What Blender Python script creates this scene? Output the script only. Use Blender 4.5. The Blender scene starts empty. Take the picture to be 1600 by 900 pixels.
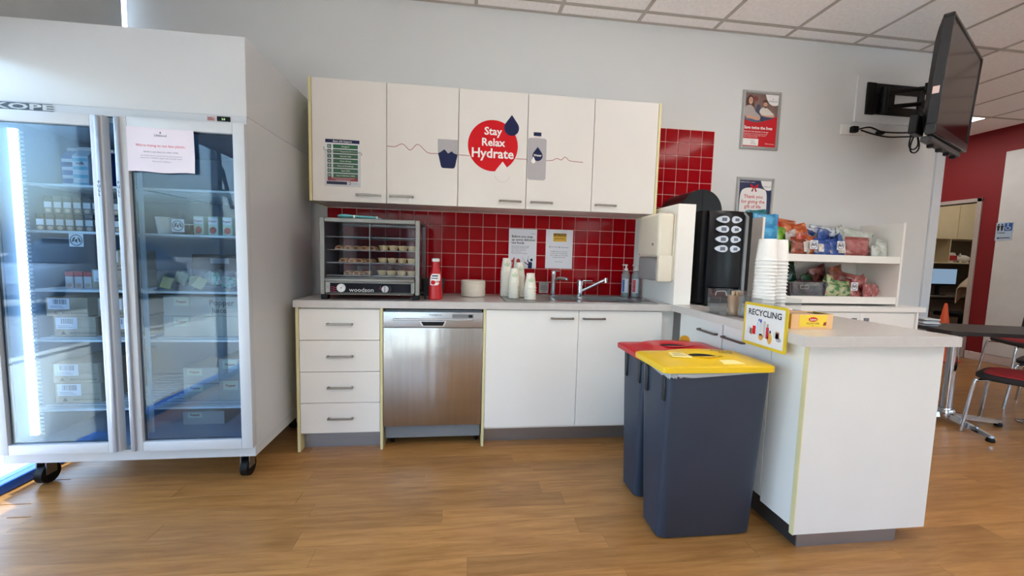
import bpy, bmesh, math, random
from mathutils import Vector, Matrix
random.seed(7)
S = bpy.context.scene
COL = S.collection
PI = math.pi

# ------------------------------------------------------------------ camera
cam_d = bpy.data.cameras.new('camera')
cam = bpy.data.objects.new('camera', cam_d); COL.objects.link(cam)
cam_d.sensor_fit = 'HORIZONTAL'; cam_d.sensor_width = 36.0
cam_d.lens = 36.0 * 607.63 / 1600.0
cam_d.clip_start = 0.05; cam_d.clip_end = 300
R_ = Vector((0.99278836, -0.11696337, 0.02628373)); U_ = Vector((-0.01657588, 0.08321074, 0.99639411)); F_ = Vector((0.1187287, 0.98964415, -0.08067188))
mw = Matrix(((R_.x, U_.x, -F_.x, 0.9786), (R_.y, U_.y, -F_.y, -2.9222), (R_.z, U_.z, -F_.z, 1.2057), (0, 0, 0, 1)))
cam.matrix_world = mw
S.camera = cam

# ------------------------------------------------------------------ world, sun, exposure
W = bpy.data.worlds.new('world'); S.world = W; W.use_nodes = True
wn = W.node_tree; wn.nodes.clear()
w_out = wn.nodes.new('ShaderNodeOutputWorld'); w_bg = wn.nodes.new('ShaderNodeBackground')
w_sky = wn.nodes.new('ShaderNodeTexSky'); w_sky.sky_type = 'NISHITA'; w_sky.sun_disc = False
w_sky.sun_elevation = math.radians(80); w_sky.sun_rotation = math.radians(60); w_sky.air_density = 1.0; w_sky.dust_density = 4.0
w_bg.inputs['Strength'].default_value = 1.32
wn.links.new(w_sky.outputs[0], w_bg.inputs['Color']); wn.links.new(w_bg.outputs[0], w_out.inputs['Surface'])
sun_d = bpy.data.lights.new('sun', 'SUN'); sun_d.energy = 12.0; sun_d.angle = 0.01; sun_d.color = (1, .97, .93)
sun = bpy.data.objects.new('sun', sun_d); COL.objects.link(sun)
sun.rotation_euler = Vector((0.13, -0.06, -1.0)).to_track_quat('-Z', 'Y').to_euler()
S.view_settings.view_transform = 'Standard'; S.view_settings.look = 'None'; S.view_settings.gamma = 1.0
S.view_settings.exposure = 1.08
S.cycles.use_denoising = True
S.cycles.max_bounces = 10; S.cycles.diffuse_bounces = 5; S.cycles.glossy_bounces = 4; S.cycles.transparent_max_bounces = 24; S.cycles.transmission_bounces = 6
S.cycles.sample_clamp_indirect = 6.0
S.cycles.caustics_reflective = False; S.cycles.caustics_refractive = False

def portal(name, loc, rot, sx, sy):
    d = bpy.data.lights.new(name, 'AREA'); d.shape = 'RECTANGLE'; d.size = sx; d.size_y = sy; d.cycles.is_portal = True
    o = bpy.data.objects.new(name, d); COL.objects.link(o); o.location = loc; o.rotation_euler = rot
portal('window_portal', (-1.40, -2.4, 1.15), (0, -PI / 2, 0), 2.3, 4.8)
portal('window_portal', (-.3, -5.2, 1.2), (PI / 2, 0, 0), 1.8, 1.8)
portal('window_portal', (3.6, -5.2, 1.1), (PI / 2, 0, 0), .9, 2.2)
portal('window_portal', (6.2, -5.2, 1.6), (PI / 2, 0, 0), 2.8, 1.4)

# ------------------------------------------------------------------ materials
def lin(c):
    return tuple((v / 255 / 12.92 if v / 255 <= .04045 else ((v / 255 + .055) / 1.055) ** 2.4) for v in c[:3]) + (1,)
MATS = {}
def M(name, col, rough=.5, metal=0.0, spec=.5, noise=.04, scale=6.0, bump=0.0, bscale=60.0, coat=0.0, trans=0.0, alpha=1.0, stretch=None):
    if name in MATS: return MATS[name]
    m = bpy.data.materials.new(name); m.use_nodes = True; nt = m.node_tree
    b = nt.nodes['Principled BSDF']
    b.inputs['Roughness'].default_value = rough; b.inputs['Metallic'].default_value = metal
    b.inputs['Specular IOR Level'].default_value = spec; b.inputs['Coat Weight'].default_value = coat
    b.inputs['Transmission Weight'].default_value = trans; b.inputs['Alpha'].default_value = alpha
    c = lin(col)
    tc = nt.nodes.new('ShaderNodeTexCoord'); vec = tc.outputs['Object']
    if stretch:
        mp = nt.nodes.new('ShaderNodeMapping'); mp.inputs['Scale'].default_value = stretch
        nt.links.new(vec, mp.inputs['Vector']); vec = mp.outputs[0]
    if noise > 0:
        n = nt.nodes.new('ShaderNodeTexNoise'); n.inputs['Scale'].default_value = scale; n.inputs['Detail'].default_value = 4
        nt.links.new(vec, n.inputs['Vector'])
        r = nt.nodes.new('ShaderNodeValToRGB')
        r.color_ramp.elements[0].position = .3; r.color_ramp.elements[1].position = .7
        r.color_ramp.elements[0].color = tuple(x * (1 - noise) for x in c[:3]) + (1,)
        r.color_ramp.elements[1].color = tuple(min(1, x * (1 + noise)) for x in c[:3]) + (1,)
        nt.links.new(n.outputs['Fac'], r.inputs['Fac']); nt.links.new(r.outputs[0], b.inputs['Base Color'])
    else:
        b.inputs['Base Color'].default_value = c
    if bump > 0:
        n2 = nt.nodes.new('ShaderNodeTexNoise'); n2.inputs['Scale'].default_value = bscale; n2.inputs['Detail'].default_value = 2
        bp = nt.nodes.new('ShaderNodeBump'); bp.inputs['Strength'].default_value = bump; bp.inputs['Distance'].default_value = .01
        nt.links.new(vec, n2.inputs['Vector']); nt.links.new(n2.outputs['Fac'], bp.inputs['Height']); nt.links.new(bp.outputs[0], b.inputs['Normal'])
    MATS[name] = m
    return m
def glass(name, tint=(240, 246, 246), refl=.06, rough=0.0, haze=0.0, gain=.6):
    if name in MATS: return MATS[name]
    m = bpy.data.materials.new(name); m.use_nodes = True; nt = m.node_tree; nt.nodes.clear()
    out = nt.nodes.new('ShaderNodeOutputMaterial'); t = nt.nodes.new('ShaderNodeBsdfTransparent'); t.inputs[0].default_value = lin(tint)
    g = nt.nodes.new('ShaderNodeBsdfGlossy'); g.inputs['Roughness'].default_value = rough
    lw = nt.nodes.new('ShaderNodeLayerWeight'); lw.inputs['Blend'].default_value = .25
    mr = nt.nodes.new('ShaderNodeMapRange'); mr.inputs['To Min'].default_value = refl; mr.inputs['To Max'].default_value = min(1, refl + gain)
    mx = nt.nodes.new('ShaderNodeMixShader')
    nt.links.new(lw.outputs['Fresnel'], mr.inputs['Value']); nt.links.new(mr.outputs[0], mx.inputs[0])
    nt.links.new(t.outputs[0], mx.inputs[1]); nt.links.new(g.outputs[0], mx.inputs[2])
    last = mx
    if haze > 0:
        d = nt.nodes.new('ShaderNodeBsdfDiffuse'); d.inputs[0].default_value = (.8, .82, .83, 1)
        m2 = nt.nodes.new('ShaderNodeMixShader'); m2.inputs[0].default_value = haze
        nt.links.new(mx.outputs[0], m2.inputs[1]); nt.links.new(d.outputs[0], m2.inputs[2]); last = m2
    nt.links.new(last.outputs[0], out.inputs['Surface'])
    MATS[name] = m
    return m
def emit(name, col, strength):
    if name in MATS: return MATS[name]
    m = bpy.data.materials.new(name); m.use_nodes = True; nt = m.node_tree; nt.nodes.clear()
    out = nt.nodes.new('ShaderNodeOutputMaterial'); e = nt.nodes.new('ShaderNodeEmission')
    e.inputs[0].default_value = lin(col); e.inputs[1].default_value = strength
    nt.links.new(e.outputs[0], out.inputs['Surface']); MATS[name] = m
    return m
def wood(name, base_dark, base_light, rough=.32):
    m = bpy.data.materials.new(name); m.use_nodes = True; nt = m.node_tree; b = nt.nodes['Principled BSDF']
    tc = nt.nodes.new('ShaderNodeTexCoord'); oi = nt.nodes.new('ShaderNodeObjectInfo')
    ad = nt.nodes.new('ShaderNodeVectorMath'); ad.operation = 'MULTIPLY_ADD'
    cb = nt.nodes.new('ShaderNodeCombineXYZ')
    ml = nt.nodes.new('ShaderNodeMath'); ml.operation = 'MULTIPLY'; ml.inputs[1].default_value = 37.0
    nt.links.new(oi.outputs['Random'], ml.inputs[0])
    for i in range(3): nt.links.new(ml.outputs[0], cb.inputs[i])
    mp = nt.nodes.new('ShaderNodeMapping'); mp.inputs['Scale'].default_value = (2.2, 22, 22)
    nt.links.new(tc.outputs['Object'], mp.inputs['Vector'])
    av = nt.nodes.new('ShaderNodeVectorMath'); av.operation = 'ADD'
    nt.links.new(mp.outputs[0], av.inputs[0]); nt.links.new(cb.outputs[0], av.inputs[1])
    n = nt.nodes.new('ShaderNodeTexNoise'); n.inputs['Scale'].default_value = 1.7; n.inputs['Detail'].default_value = 9; n.inputs['Roughness'].default_value = .62; n.inputs['Distortion'].default_value = .5
    nt.links.new(av.outputs[0], n.inputs['Vector'])
    r = nt.nodes.new('ShaderNodeValToRGB'); r.color_ramp.elements[0].position = .25; r.color_ramp.elements[1].position = .72
    r.color_ramp.elements[0].color = lin(base_dark); r.color_ramp.elements[1].color = lin(base_light)
    nt.links.new(n.outputs['Fac'], r.inputs['Fac'])
    hv = nt.nodes.new('ShaderNodeHueSaturation'); mr = nt.nodes.new('ShaderNodeMapRange')
    mr.inputs['To Min'].default_value = .84; mr.inputs['To Max'].default_value = 1.10
    nt.links.new(oi.outputs['Random'], mr.inputs['Value']); nt.links.new(mr.outputs[0], hv.inputs['Value']); nt.links.new(r.outputs[0], hv.inputs['Color'])
    nt.links.new(hv.outputs[0], b.inputs['Base Color']); b.inputs['Roughness'].default_value = rough; b.inputs['Specular IOR Level'].default_value = .4
    MATS[name] = m
    return m
def packmat(name, c1, c2, c3, rough=.25):
    """printed foil or film: a base colour, a band and blotches of picture, in generated coordinates"""
    if name in MATS: return MATS[name]
    m = bpy.data.materials.new(name); m.use_nodes = True; nt = m.node_tree; b = nt.nodes['Principled BSDF']
    tc = nt.nodes.new('ShaderNodeTexCoord'); n = nt.nodes.new('ShaderNodeTexNoise'); n.inputs['Scale'].default_value = 2.0; n.inputs['Detail'].default_value = 5
    nt.links.new(tc.outputs['Generated'], n.inputs['Vector'])
    r = nt.nodes.new('ShaderNodeValToRGB'); r.color_ramp.interpolation = 'EASE'
    e = r.color_ramp.elements; e[0].position = .40; e[1].position = .52; e[0].color = lin(c1); e[1].color = lin(c2)
    x = e.new(.58); x.color = lin(c2); x = e.new(.68); x.color = lin(c3)
    nt.links.new(n.outputs['Fac'], r.inputs['Fac']); nt.links.new(r.outputs[0], b.inputs['Base Color'])
    b.inputs['Roughness'].default_value = rough; b.inputs['Specular IOR Level'].default_value = .6
    MATS[name] = m
    return m

WALLP = M('wall_paint', (214, 214, 214), .6, noise=.02, scale=1.5)
CEILM = M('ceiling_board', (246, 241, 240), .85, noise=.05, scale=40)
CEILB = M('ceiling_grid_metal', (178, 170, 163), .5, noise=.02)
LAMW = M('white_laminate', (240, 236, 230), .38, noise=.015, scale=3)
LAMW2 = M('upper_white_laminate', (225, 220, 215), .4, noise=.015, scale=3)
EDGE = M('cream_edging', (222, 210, 160), .5)
DARKGAP = M('dark_gap', (30, 30, 32), .7)
WORK = M('worktop_laminate', (199, 193, 189), .24, noise=.03, scale=30)
STEEL = M('brushed_steel', (190, 188, 186), .28, 1.0, noise=.05, scale=4, stretch=(30, 30, 1))
STEELD = M('dishwasher_steel', (186, 182, 178), .24, 1.0, noise=.06, scale=5, stretch=(9, 1, .35), bump=.35, bscale=1.6)
STEELW = M('warmer_steel', (128, 125, 120), .42, .9, noise=.05, scale=4)
CHROME = M('chrome', (205, 208, 212), .08, 1.0, noise=.0)
NICKEL = M('handle_nickel', (150, 143, 135), .35, .9, noise=.03)
ALU = M('kick_aluminium', (160, 160, 164), .36, .85, noise=.05, scale=3, stretch=(1, 1, 10))
REDT = M('red_glazed_tile', (152, 4, 16), .08, spec=.15, noise=.05, scale=4)
GROUT = M('pink_grout', (222, 176, 168), .8)
REDW = M('red_wall_paint', (126, 12, 20), .6, noise=.03, scale=2)
BLACK = M('black_plastic', (12, 12, 13), .5, spec=.25, noise=.05)
BLACKG = M('black_gloss', (9, 11, 17), .3, spec=.3, noise=.02)
GREY = M('grey_plastic', (120, 122, 126), .5)
WHITEP = M('white_plastic', (228, 228, 226), .35, noise=.01)
PAPER = M('paper_white', (226, 226, 234), .6, noise=.01)
NAVY = M('navy_print', (26, 34, 74), .5, spec=.2, noise=.0)
REDP = M('red_print', (204, 14, 26), .5, spec=.2, noise=.0)
WHITEPR = M('white_print', (238, 234, 232), .5, noise=.0)
GREYPR = M('grey_print', (172, 168, 172), .5, noise=.0)
BLACKPR = M('black_print', (22, 22, 26), .5, noise=.0)
GREENPR = M('green_print', (22, 96, 58), .5, noise=.0)
CRIMPR = M('crimson_print', (150, 30, 44), .5, noise=.0)
YELPR = M('amber_print', (222, 172, 40), .5, noise=.0)
LEAFPR = M('leaf_print', (192, 204, 172), .6, noise=.0)
SKINPR = M('skin_print', (206, 160, 136), .6, noise=.0)
BROWNPR = M('brown_print', (84, 56, 48), .6, noise=.0)
FRIDGEW = M('fridge_enamel', (203, 205, 209), .3, noise=.012, scale=2)
FRIDGEI = M('fridge_liner', (150, 176, 200), .4, noise=.02)
FRAMEW = M('fridge_door_frame', (198, 202, 208), .35, noise=.01)
CARD = M('cardboard', (176, 160, 140), .8, noise=.06, scale=12)
CUPW = M('cup_white', (236, 232, 228), .5, noise=.01)
GLASS_F = glass('fridge_glass', (226, 240, 250), .045, gain=.3)
GLASS_W = glass('window_glass', (236, 244, 244), .05)
GLASS_P = glass('warmer_glass', (240, 240, 244), .006, gain=.15)
ACRYL = glass('clear_acrylic', (253, 254, 254), .03, .02, .025, gain=.4)
WOODF = wood('oak_vinyl', (140, 92, 44), (184, 135, 80), .3)

# ------------------------------------------------------------------ mesh helpers (all add to a bmesh, world coordinates)
def B(): return bmesh.new()
def bx(bm, x0, x1, y0, y1, z0, z1, bev=0.0, seg=1):
    g = bmesh.ops.create_cube(bm, size=1.0)
    for v in g['verts']:
        v.co = Vector((x0 + (v.co.x + .5) * (x1 - x0), y0 + (v.co.y + .5) * (y1 - y0), z0 + (v.co.z + .5) * (z1 - z0)))
    if bev > 0:
        es = list({e for v in g['verts'] for e in v.link_edges})
        bmesh.ops.bevel(bm, geom=es, offset=min(bev, .45 * min(abs(x1 - x0), abs(y1 - y0), abs(z1 - z0))), segments=seg, affect='EDGES', profile=.6)
    return bm
def frame_axes(d):
    d = Vector(d).normalized(); a = Vector((0, 0, 1)) if abs(d.z) < .9 else Vector((1, 0, 0))
    x = d.cross(a).normalized(); return x, d.cross(x).normalized(), d
def rings(bm, rr, close0=True, close1=True, loop=True):
    """skin a list of rings (lists of points, all the same length)"""
    vs = [[bm.verts.new(p) for p in r] for r in rr]; n = len(rr[0])
    for a, b in zip(vs, vs[1:]):
        for i in range(n if loop else n - 1):
            j = (i + 1) % n
            bm.faces.new((a[i], a[j], b[j], b[i]))
    if close0: bm.faces.new(list(reversed(vs[0])))
    if close1: bm.faces.new(vs[-1])
    return vs
def cyl(bm, p0, p1, r0, r1=None, seg=16):
    p0, p1 = Vector(p0), Vector(p1); r1 = r0 if r1 is None else r1
    x, y, d = frame_axes(p1 - p0)
    rings(bm, [[p + (x * math.cos(2 * PI * i / seg) + y * math.sin(2 * PI * i / seg)) * r for i in range(seg)] for p, r in ((p0, r0), (p1, r1))])
    return bm
def lathe(bm, prof, c=(0, 0, 0), seg=24, close0=True, close1=True):
    c = Vector(c)
    rings(bm, [[c + Vector((r * math.cos(2 * PI * i / seg), r * math.sin(2 * PI * i / seg), z)) for i in range(seg)] for r, z in prof], close0, close1)
    return bm
def tube(bm, pts, r, seg=8, closed=False):
    pts = [Vector(p) for p in pts]; out = []
    px = None
    for i, p in enumerate(pts):
        if closed: d = pts[(i + 1) % len(pts)] - pts[i - 1]
        else: d = (pts[min(i + 1, len(pts) - 1)] - pts[max(i - 1, 0)])
        d.normalize()
        if px is None: px = frame_axes(d)[0]
        x = (px - d * px.dot(d)).normalized(); y = d.cross(x); px = x
        out.append([p + (x * math.cos(2 * PI * k / seg) + y * math.sin(2 * PI * k / seg)) * r for k in range(seg)])
    if closed: out.append(out[0])
    rings(bm, out, not closed, not closed)
    return bm
class Pl:
    """a plane in space: origin, u (right) and v (up) directions; normal = u x v"""
    def __init__(s, o, u=(1, 0, 0), v=(0, 0, 1)): s.o = Vector(o); s.u = Vector(u).normalized(); s.v = Vector(v).normalized(); s.n = s.u.cross(s.v)
    def p(s, u, v, w=0): return s.o + s.u * u + s.v * v + s.n * w
def prism(bm, pl, pts, w0, w1):
    a = sum(pts[i][0] * pts[(i + 1) % len(pts)][1] - pts[(i + 1) % len(pts)][0] * pts[i][1] for i in range(len(pts)))
    if a < 0: pts = pts[::-1]
    rings(bm, [[pl.p(u, v, w0) for u, v in pts], [pl.p(u, v, w1) for u, v in pts]])
    return bm
def rect(u0, v0, u1, v1): return [(u0, v0), (u1, v0), (u1, v1), (u0, v1)]
def rrect(u0, v0, u1, v1, r, n=5):
    o = []
    for cx, cy, a in ((u1 - r, v1 - r, 0), (u0 + r, v1 - r, 90), (u0 + r, v0 + r, 180), (u1 - r, v0 + r, 270)):
        for k in range(n + 1):
            t = math.radians(a + 90 * k / n); o.append((cx + r * math.cos(t), cy + r * math.sin(t)))
    return o
def disc(cx, cy, rx, ry=None, n=32):
    ry = rx if ry is None else ry
    return [(cx + rx * math.cos(2 * PI * i / n), cy + ry * math.sin(2 * PI * i / n)) for i in range(n)]
def drop(cx, ytop, ybot, w, n=20):
    r = w / 2; cy = ybot + r; h = ytop - cy; t0 = math.asin(min(1, r / h))
    o = [(cx, ytop)]
    for k in range(n + 1):
        a = t0 + (-PI - 2 * t0) * k / n
        o.append((cx + r * math.cos(a), cy + r * math.sin(a)))
    return o
def ribbon(pts, w):
    L, Rr = [], []
    for i, p in enumerate(pts):
        a = pts[max(0, i - 1)]; b = pts[min(len(pts) - 1, i + 1)]
        dx, dy = b[0] - a[0], b[1] - a[1]; l = math.hypot(dx, dy) or 1
        L.append((p[0] - dy / l * w / 2, p[1] + dx / l * w / 2)); Rr.append((p[0] + dy / l * w / 2, p[1] - dx / l * w / 2))
    return L, Rr
def ribbon_mesh(bm, pl, pts, w, w0, w1):
    L, Rr = ribbon(pts, w)
    rings(bm, [[pl.p(*a, w0), pl.p(*b, w0), pl.p(*b, w1), pl.p(*a, w1)] for a, b in zip(L, Rr)])
    return bm
def smooth_pts(pts, n=6):
    o = []
    for i in range(len(pts) - 1):
        p0, p1, p2, p3 = pts[max(0, i - 1)], pts[i], pts[i + 1], pts[min(len(pts) - 1, i + 2)]
        for k in range(n):
            t = k / n
            o.append(tuple(.5 * (2 * b + (c - a) * t + (2 * a - 5 * b + 4 * c - d) * t * t + (3 * b - a - 3 * c + d) * t ** 3) for a, b, c, d in zip(p0, p1, p2, p3)))
    o.append(tuple(pts[-1])); return o
_font_cache = {}
def text(bm, pl, s, u, v, size, align='LEFT', w0=.0, w1=.0006, bold=0.0, sx=1.0):
    """lettering laid flat on a plane; (u, v) is the baseline start / centre"""
    key = (s, round(bold, 4), align)
    if key not in _font_cache:
        cu = bpy.data.curves.new('text', 'FONT'); cu.body = s; cu.align_x = align; cu.resolution_u = 2; cu.offset = bold; cu.size = 1.0
        o = bpy.data.objects.new('text', cu); COL.objects.link(o)
        dg = bpy.context.evaluated_depsgraph_get()
        me = bpy.data.meshes.new_from_object(o.evaluated_get(dg))
        _font_cache[key] = ([tuple(q.co) for q in me.vertices], [tuple(f.vertices) for f in me.polygons])
        bpy.data.objects.remove(o); bpy.data.curves.remove(cu); bpy.data.meshes.remove(me)
    V, Fc = _font_cache[key]
    vs = [bm.verts.new(pl.p(u + a[0] * size * sx, v + a[1] * size, w1)) for a in V]
    for f in Fc:
        try: bm.faces.new([vs[i] for i in f])
        except ValueError: pass
    return bm

# ------------------------------------------------------------------ object helpers
def mesh_from(bm, name, mat, loc, sharp=38):
    if loc is not None:
        lv = Vector(loc)
        for v in bm.verts: v.co -= lv
    bmesh.ops.recalc_face_normals(bm, faces=bm.faces)
    me = bpy.data.meshes.new(name); bm.to_mesh(me); bm.free()
    if mat: me.materials.append(mat)
    for p in me.polygons: p.use_smooth = True
    me.set_sharp_from_angle(angle=math.radians(sharp))
    return me
class Thing:
    def __init__(s, name, label, cat, loc, group=None, rot=0):
        s.loc = Vector(loc); s.e = bpy.data.objects.new(name, None); COL.objects.link(s.e); s.e.location = loc
        s.e.empty_display_size = .05; s.e.rotation_euler = (0, 0, rot) if not isinstance(rot, tuple) else rot
        s.e['label'] = label; s.e['category'] = cat
        if group: s.e['group'] = group
    def part(s, name, bm, mat, parent=None, label=None, kind=None, sharp=38):
        o = bpy.data.objects.new(name, mesh_from(bm, name, mat, s.loc, sharp)); COL.objects.link(o)
        o.parent = parent or s.e
        if label: o['label'] = label
        if kind: o['kind'] = kind
        return o
def single(name, bm, mat, label, cat, loc, group=None, sharp=38):
    o = bpy.data.objects.new(name, mesh_from(bm, name, mat, loc, sharp)); COL.objects.link(o); o.location = loc
    o['label'] = label; o['category'] = cat
    if group: o['group'] = group
    return o
def struct(name, bm, mat, parent=None, loc=None):
    o = bpy.data.objects.new(name, mesh_from(bm, name, mat, loc)); COL.objects.link(o)
    if loc is not None: o.location = loc
    if parent: o.parent = parent
    else: o['kind'] = 'structure'
    return o
def child(name, me, parent, loc, rot=(0, 0, 0)):
    o = bpy.data.objects.new(name, me); COL.objects.link(o); o.parent = parent; o.location = loc; o.rotation_euler = rot
    return o
def dup(root, loc, rot=None, label=None, group=None):
    r = root.copy(); COL.objects.link(r); r.location = loc
    if rot is not None: r.rotation_euler = (0, 0, rot) if not isinstance(rot, tuple) else rot
    if label: r['label'] = label
    if group: r['group'] = group
    for ch in list(root.children):
        c = ch.copy(); COL.objects.link(c); c.parent = r
        for g in list(ch.children):
            d = g.copy(); COL.objects.link(d); d.parent = c
    return r
def nth(n): return 'topmost' if n == 1 else {2: 'second', 3: 'third', 4: 'fourth', 5: 'fifth', 6: 'sixth', 7: 'seventh', 8: 'eighth', 9: 'ninth', 10: 'tenth', 11: 'eleventh', 12: 'twelfth', 13: 'thirteenth', 14: 'fourteenth', 15: 'fifteenth', 16: 'sixteenth', 17: 'seventeenth', 18: 'eighteenth', 19: 'nineteenth'}.get(n, 'lowest') + ' from the top'
ORD = ['first', 'second', 'third', 'fourth', 'fifth', 'sixth', 'seventh', 'eighth', 'ninth', 'tenth']

# ================================================================== THE SETTING
XL, XR = -1.225, 7.72           # inner faces of the left glazing and of the red wall
YF = -5.05                     # inner face of the front glazing
ZC = 2.967
XW = 4.97                      # end of the back wall
# floor: a slab and its vinyl planks
floor = struct('floor', bx(B(), -1.3, 11.0, -5.2, 5.0, -.12, -.0015), WOODF)
pl_me = mesh_from(bx(B(), -.5995, .5995, -.0498, .0498, -.0015, .0008, .0003), 'plank', WOODF, None)
rowi = 0
y = -1.95
while y < 1.7:
    off = (rowi * .437 + (rowi % 3) * .17) % 1.2
    x = -1.28 - off + 1.2
    while x < XR:
        if x - .6 > XL - .4 and x + .6 < XR + .45 and not (y > 0 and x < 4.9):
            cx = x; child('plank', pl_me, floor, (cx, y + .05, 0))
        x += 1.2
    y += .1; rowi += 1
# ceiling: slab, tiles, grid bars
ceil = struct('ceiling', bx(B(), -1.45, 11.2, -5.3, 5.1, ZC + .03, ZC + .15), CEILM)
def ctile(x0, x1, y0, y1):
    k = ('ct', round(x1 - x0, 3), round(y1 - y0, 3))
    if k not in MATS:
        MATS[k] = mesh_from(bx(B(), -(x1 - x0) / 2 + .012, (x1 - x0) / 2 - .012, -(y1 - y0) / 2 + .012, (y1 - y0) / 2 - .012, 0, .014, .003), 'ceiling_tile', CEILM, None)
    child('ceiling_tile', MATS[k], ceil, ((x0 + x1) / 2, (y0 + y1) / 2, ZC))
LIGHTS = [(6.42, 7.02, 1.07, 2.27), (1.62, 2.22, -3.73, -2.53), (4.02, 4.62, -3.73, -2.53), (6.42, 7.02, -3.73, -2.53), (2.82, 3.42, -2.53, -1.33)]  # the last panel is unseen, added where the wall needed more light
xs = [-1.38 + .6 * k for k in range(16)]
rowsy = [(-.13, 0), (-1.33, -.13), (-2.53, -1.33), (-3.73, -2.53), (-4.93, -3.73)]
for k in range(15):
    for (y0, y1) in rowsy:
        if y1 == 0 and xs[k] > XW - .1: continue
        if any(abs(xs[k] - L[0]) < .1 and abs(y0 - L[2]) < .1 for L in LIGHTS): continue
        ctile(xs[k], xs[k + 1], y0, y1)
    if xs[k + 1] > XW + .2:
        for (y0, y1) in ((-.13, 1.07), (1.07, 2.27), (2.27, 3.4)):
            if any(abs(xs[k] - L[0]) < .1 and abs(y0 - L[2]) < .1 for L in LIGHTS): continue
            ctile(xs[k], xs[k + 1], y0, y1)
for k in range(1, 15):
    y1 = 3.4 if xs[k] > XW else 0
    struct('ceiling_grid_bar', bx(B(), xs[k] - .012, xs[k] + .012, YF, y1, ZC - .003, ZC + .02), CEILB, ceil)
for yy in (-4.93, -3.73, -2.53, -1.33, -.13): struct('ceiling_grid_bar', bx(B(), XL, XR, yy - .012, yy + .012, ZC - .004, ZC + .02), CEILB, ceil)
for yy in (1.07, 2.27): struct('ceiling_grid_bar', bx(B(), XW, XR, yy - .012, yy + .012, ZC - .004, ZC + .02), CEILB, ceil)
struct('wall_angle', bx(B(), XL, XW, -.022, -.001, ZC - .006, ZC - .002), CEILB, ceil)
for i, (x0, x1, y0, y1) in enumerate(LIGHTS):
    lab = ['lit white troffer panel near the red wall, beyond the television', 'lit ceiling panel above the camera position', 'lit ceiling panel over the middle of the room', 'lit ceiling panel in the front right corner', 'unseen ceiling panel added to brighten the wall by the peninsula'][i]
    t = Thing('ceiling_light', lab, 'ceiling light', ((x0 + x1) / 2, (y0 + y1) / 2, ZC))
    fr = B()
    bx(fr, x0 + .012, x1 - .012, y0 + .012, y0 + .03, ZC - .004, ZC + .014); bx(fr, x0 + .012, x1 - .012, y1 - .03, y1 - .012, ZC - .004, ZC + .014)
    bx(fr, x0 + .012, x0 + .03, y0 + .03, y1 - .03, ZC - .004, ZC + .014); bx(fr, x1 - .03, x1 - .012, y0 + .03, y1 - .03, ZC - .004, ZC + .014)
    t.part('frame', fr, WHITEP)
    t.part('diffuser', bx(B(), x0 + .03, x1 - .03, y0 + .03, y1 - .03, ZC - .001, ZC + .01), emit('panel_glow', (255, 247, 240), 4.7))
# back wall with its tiles
wall = struct('wall_back', bx(B(), -1.222, XW, 0, .12, -.1, 3.1), WALLP)
struct('corner_guard', bx(B(), XW - .075, XW + .012, -.014, .13, 0, ZC, .003), M('pale_corner', (206, 210, 216), .45), wall)
struct('grout_bed', bx(B(), .002, 2.282, -.005, 0, .918, 1.5195), GROUT, wall)
struct('grout_bed', bx(B(), 2.388, 2.890, -.005, 0, 1.517, 2.219), GROUT, wall)
tile_me = mesh_from(bx(B(), -.0482, .0482, -.0075, 0, -.0482, .0482, .0025), 'tile', REDT, None)
rt = random.Random(3)
def tile(cx, cz, sx=1.0, sz=1.0):
    o = child('tile', tile_me, wall, (cx, -.001, cz), (rt.uniform(-.006, .006), 0, rt.uniform(-.006, .006)))
    o.scale = (sx, 1, sz)
for i in range(23):
    w = .1 if i < 22 else .083
    for j in range(6): tile(i * .1 + w / 2, 1.518 - .05 - j * .1, 1 if i < 22 else .078 / .0964)
for i in range(5):
    for j in range(7): tile(2.388 + .05 + i * .1 if i else 2.388 + .05, 2.217 - .05 - j * .1)
# other walls
struct('wall_far', bx(B(), XW - .1, XR + .1, 3.4, 3.52, -.1, 3.1), WALLP)
struct('wall_passage', bx(B(), XW - .12, XW, .12, 3.4, -.1, 3.1), WALLP)
D0, D1, DH = 1.56, 2.46, 2.09
rw = B()
bx(rw, XR, XR + .1, YF, D0, -.1, 3.1); bx(rw, XR, XR + .1, D1, 3.5, -.1, 3.1); bx(rw, XR, XR + .1, D0, D1, DH, 3.1)
red = struct('wall_right', rw, REDW)
struct('white_wall_panel', bx(B(), XR - .02, XR - .001, -5.0, 1.33, .11, 2.68, .003), M('panel_white', (214, 216, 214), .5), red)
struct('baseboard_right', bx(B(), XR - .024, XR - .001, -5.0, D0 - .06, 0, .105, .004), M('skirting_paint', (206, 192, 186), .5))
dfm = M('door_frame_paint', (176, 164, 156), .45)
df = B(); bx(df, XR - .02, XR + .12, D0 - .05, D0, 0, DH + .05, .003); bx(df, XR - .02, XR + .12, D1, D1 + .05, 0, DH + .05, .003); bx(df, XR - .02, XR + .12, D0 - .05, D1 + .05, DH, DH + .05, .003)
struct('door_frame_1', df, dfm)
# office behind the red wall
ow = M('office_wall_paint', (128, 122, 114), .7)
struct('wall_office_back', bx(B(), XR + .1, 11.0, 3.42, 3.5, -.1, 3.1), ow)
struct('wall_office_side', bx(B(), 10.9, 11.0, .5, 3.42, -.1, 3.1), ow)
struct('wall_office_front', bx(B(), XR + .1, 11.0, .4, .5, -.1, 3.1), ow)
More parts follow.
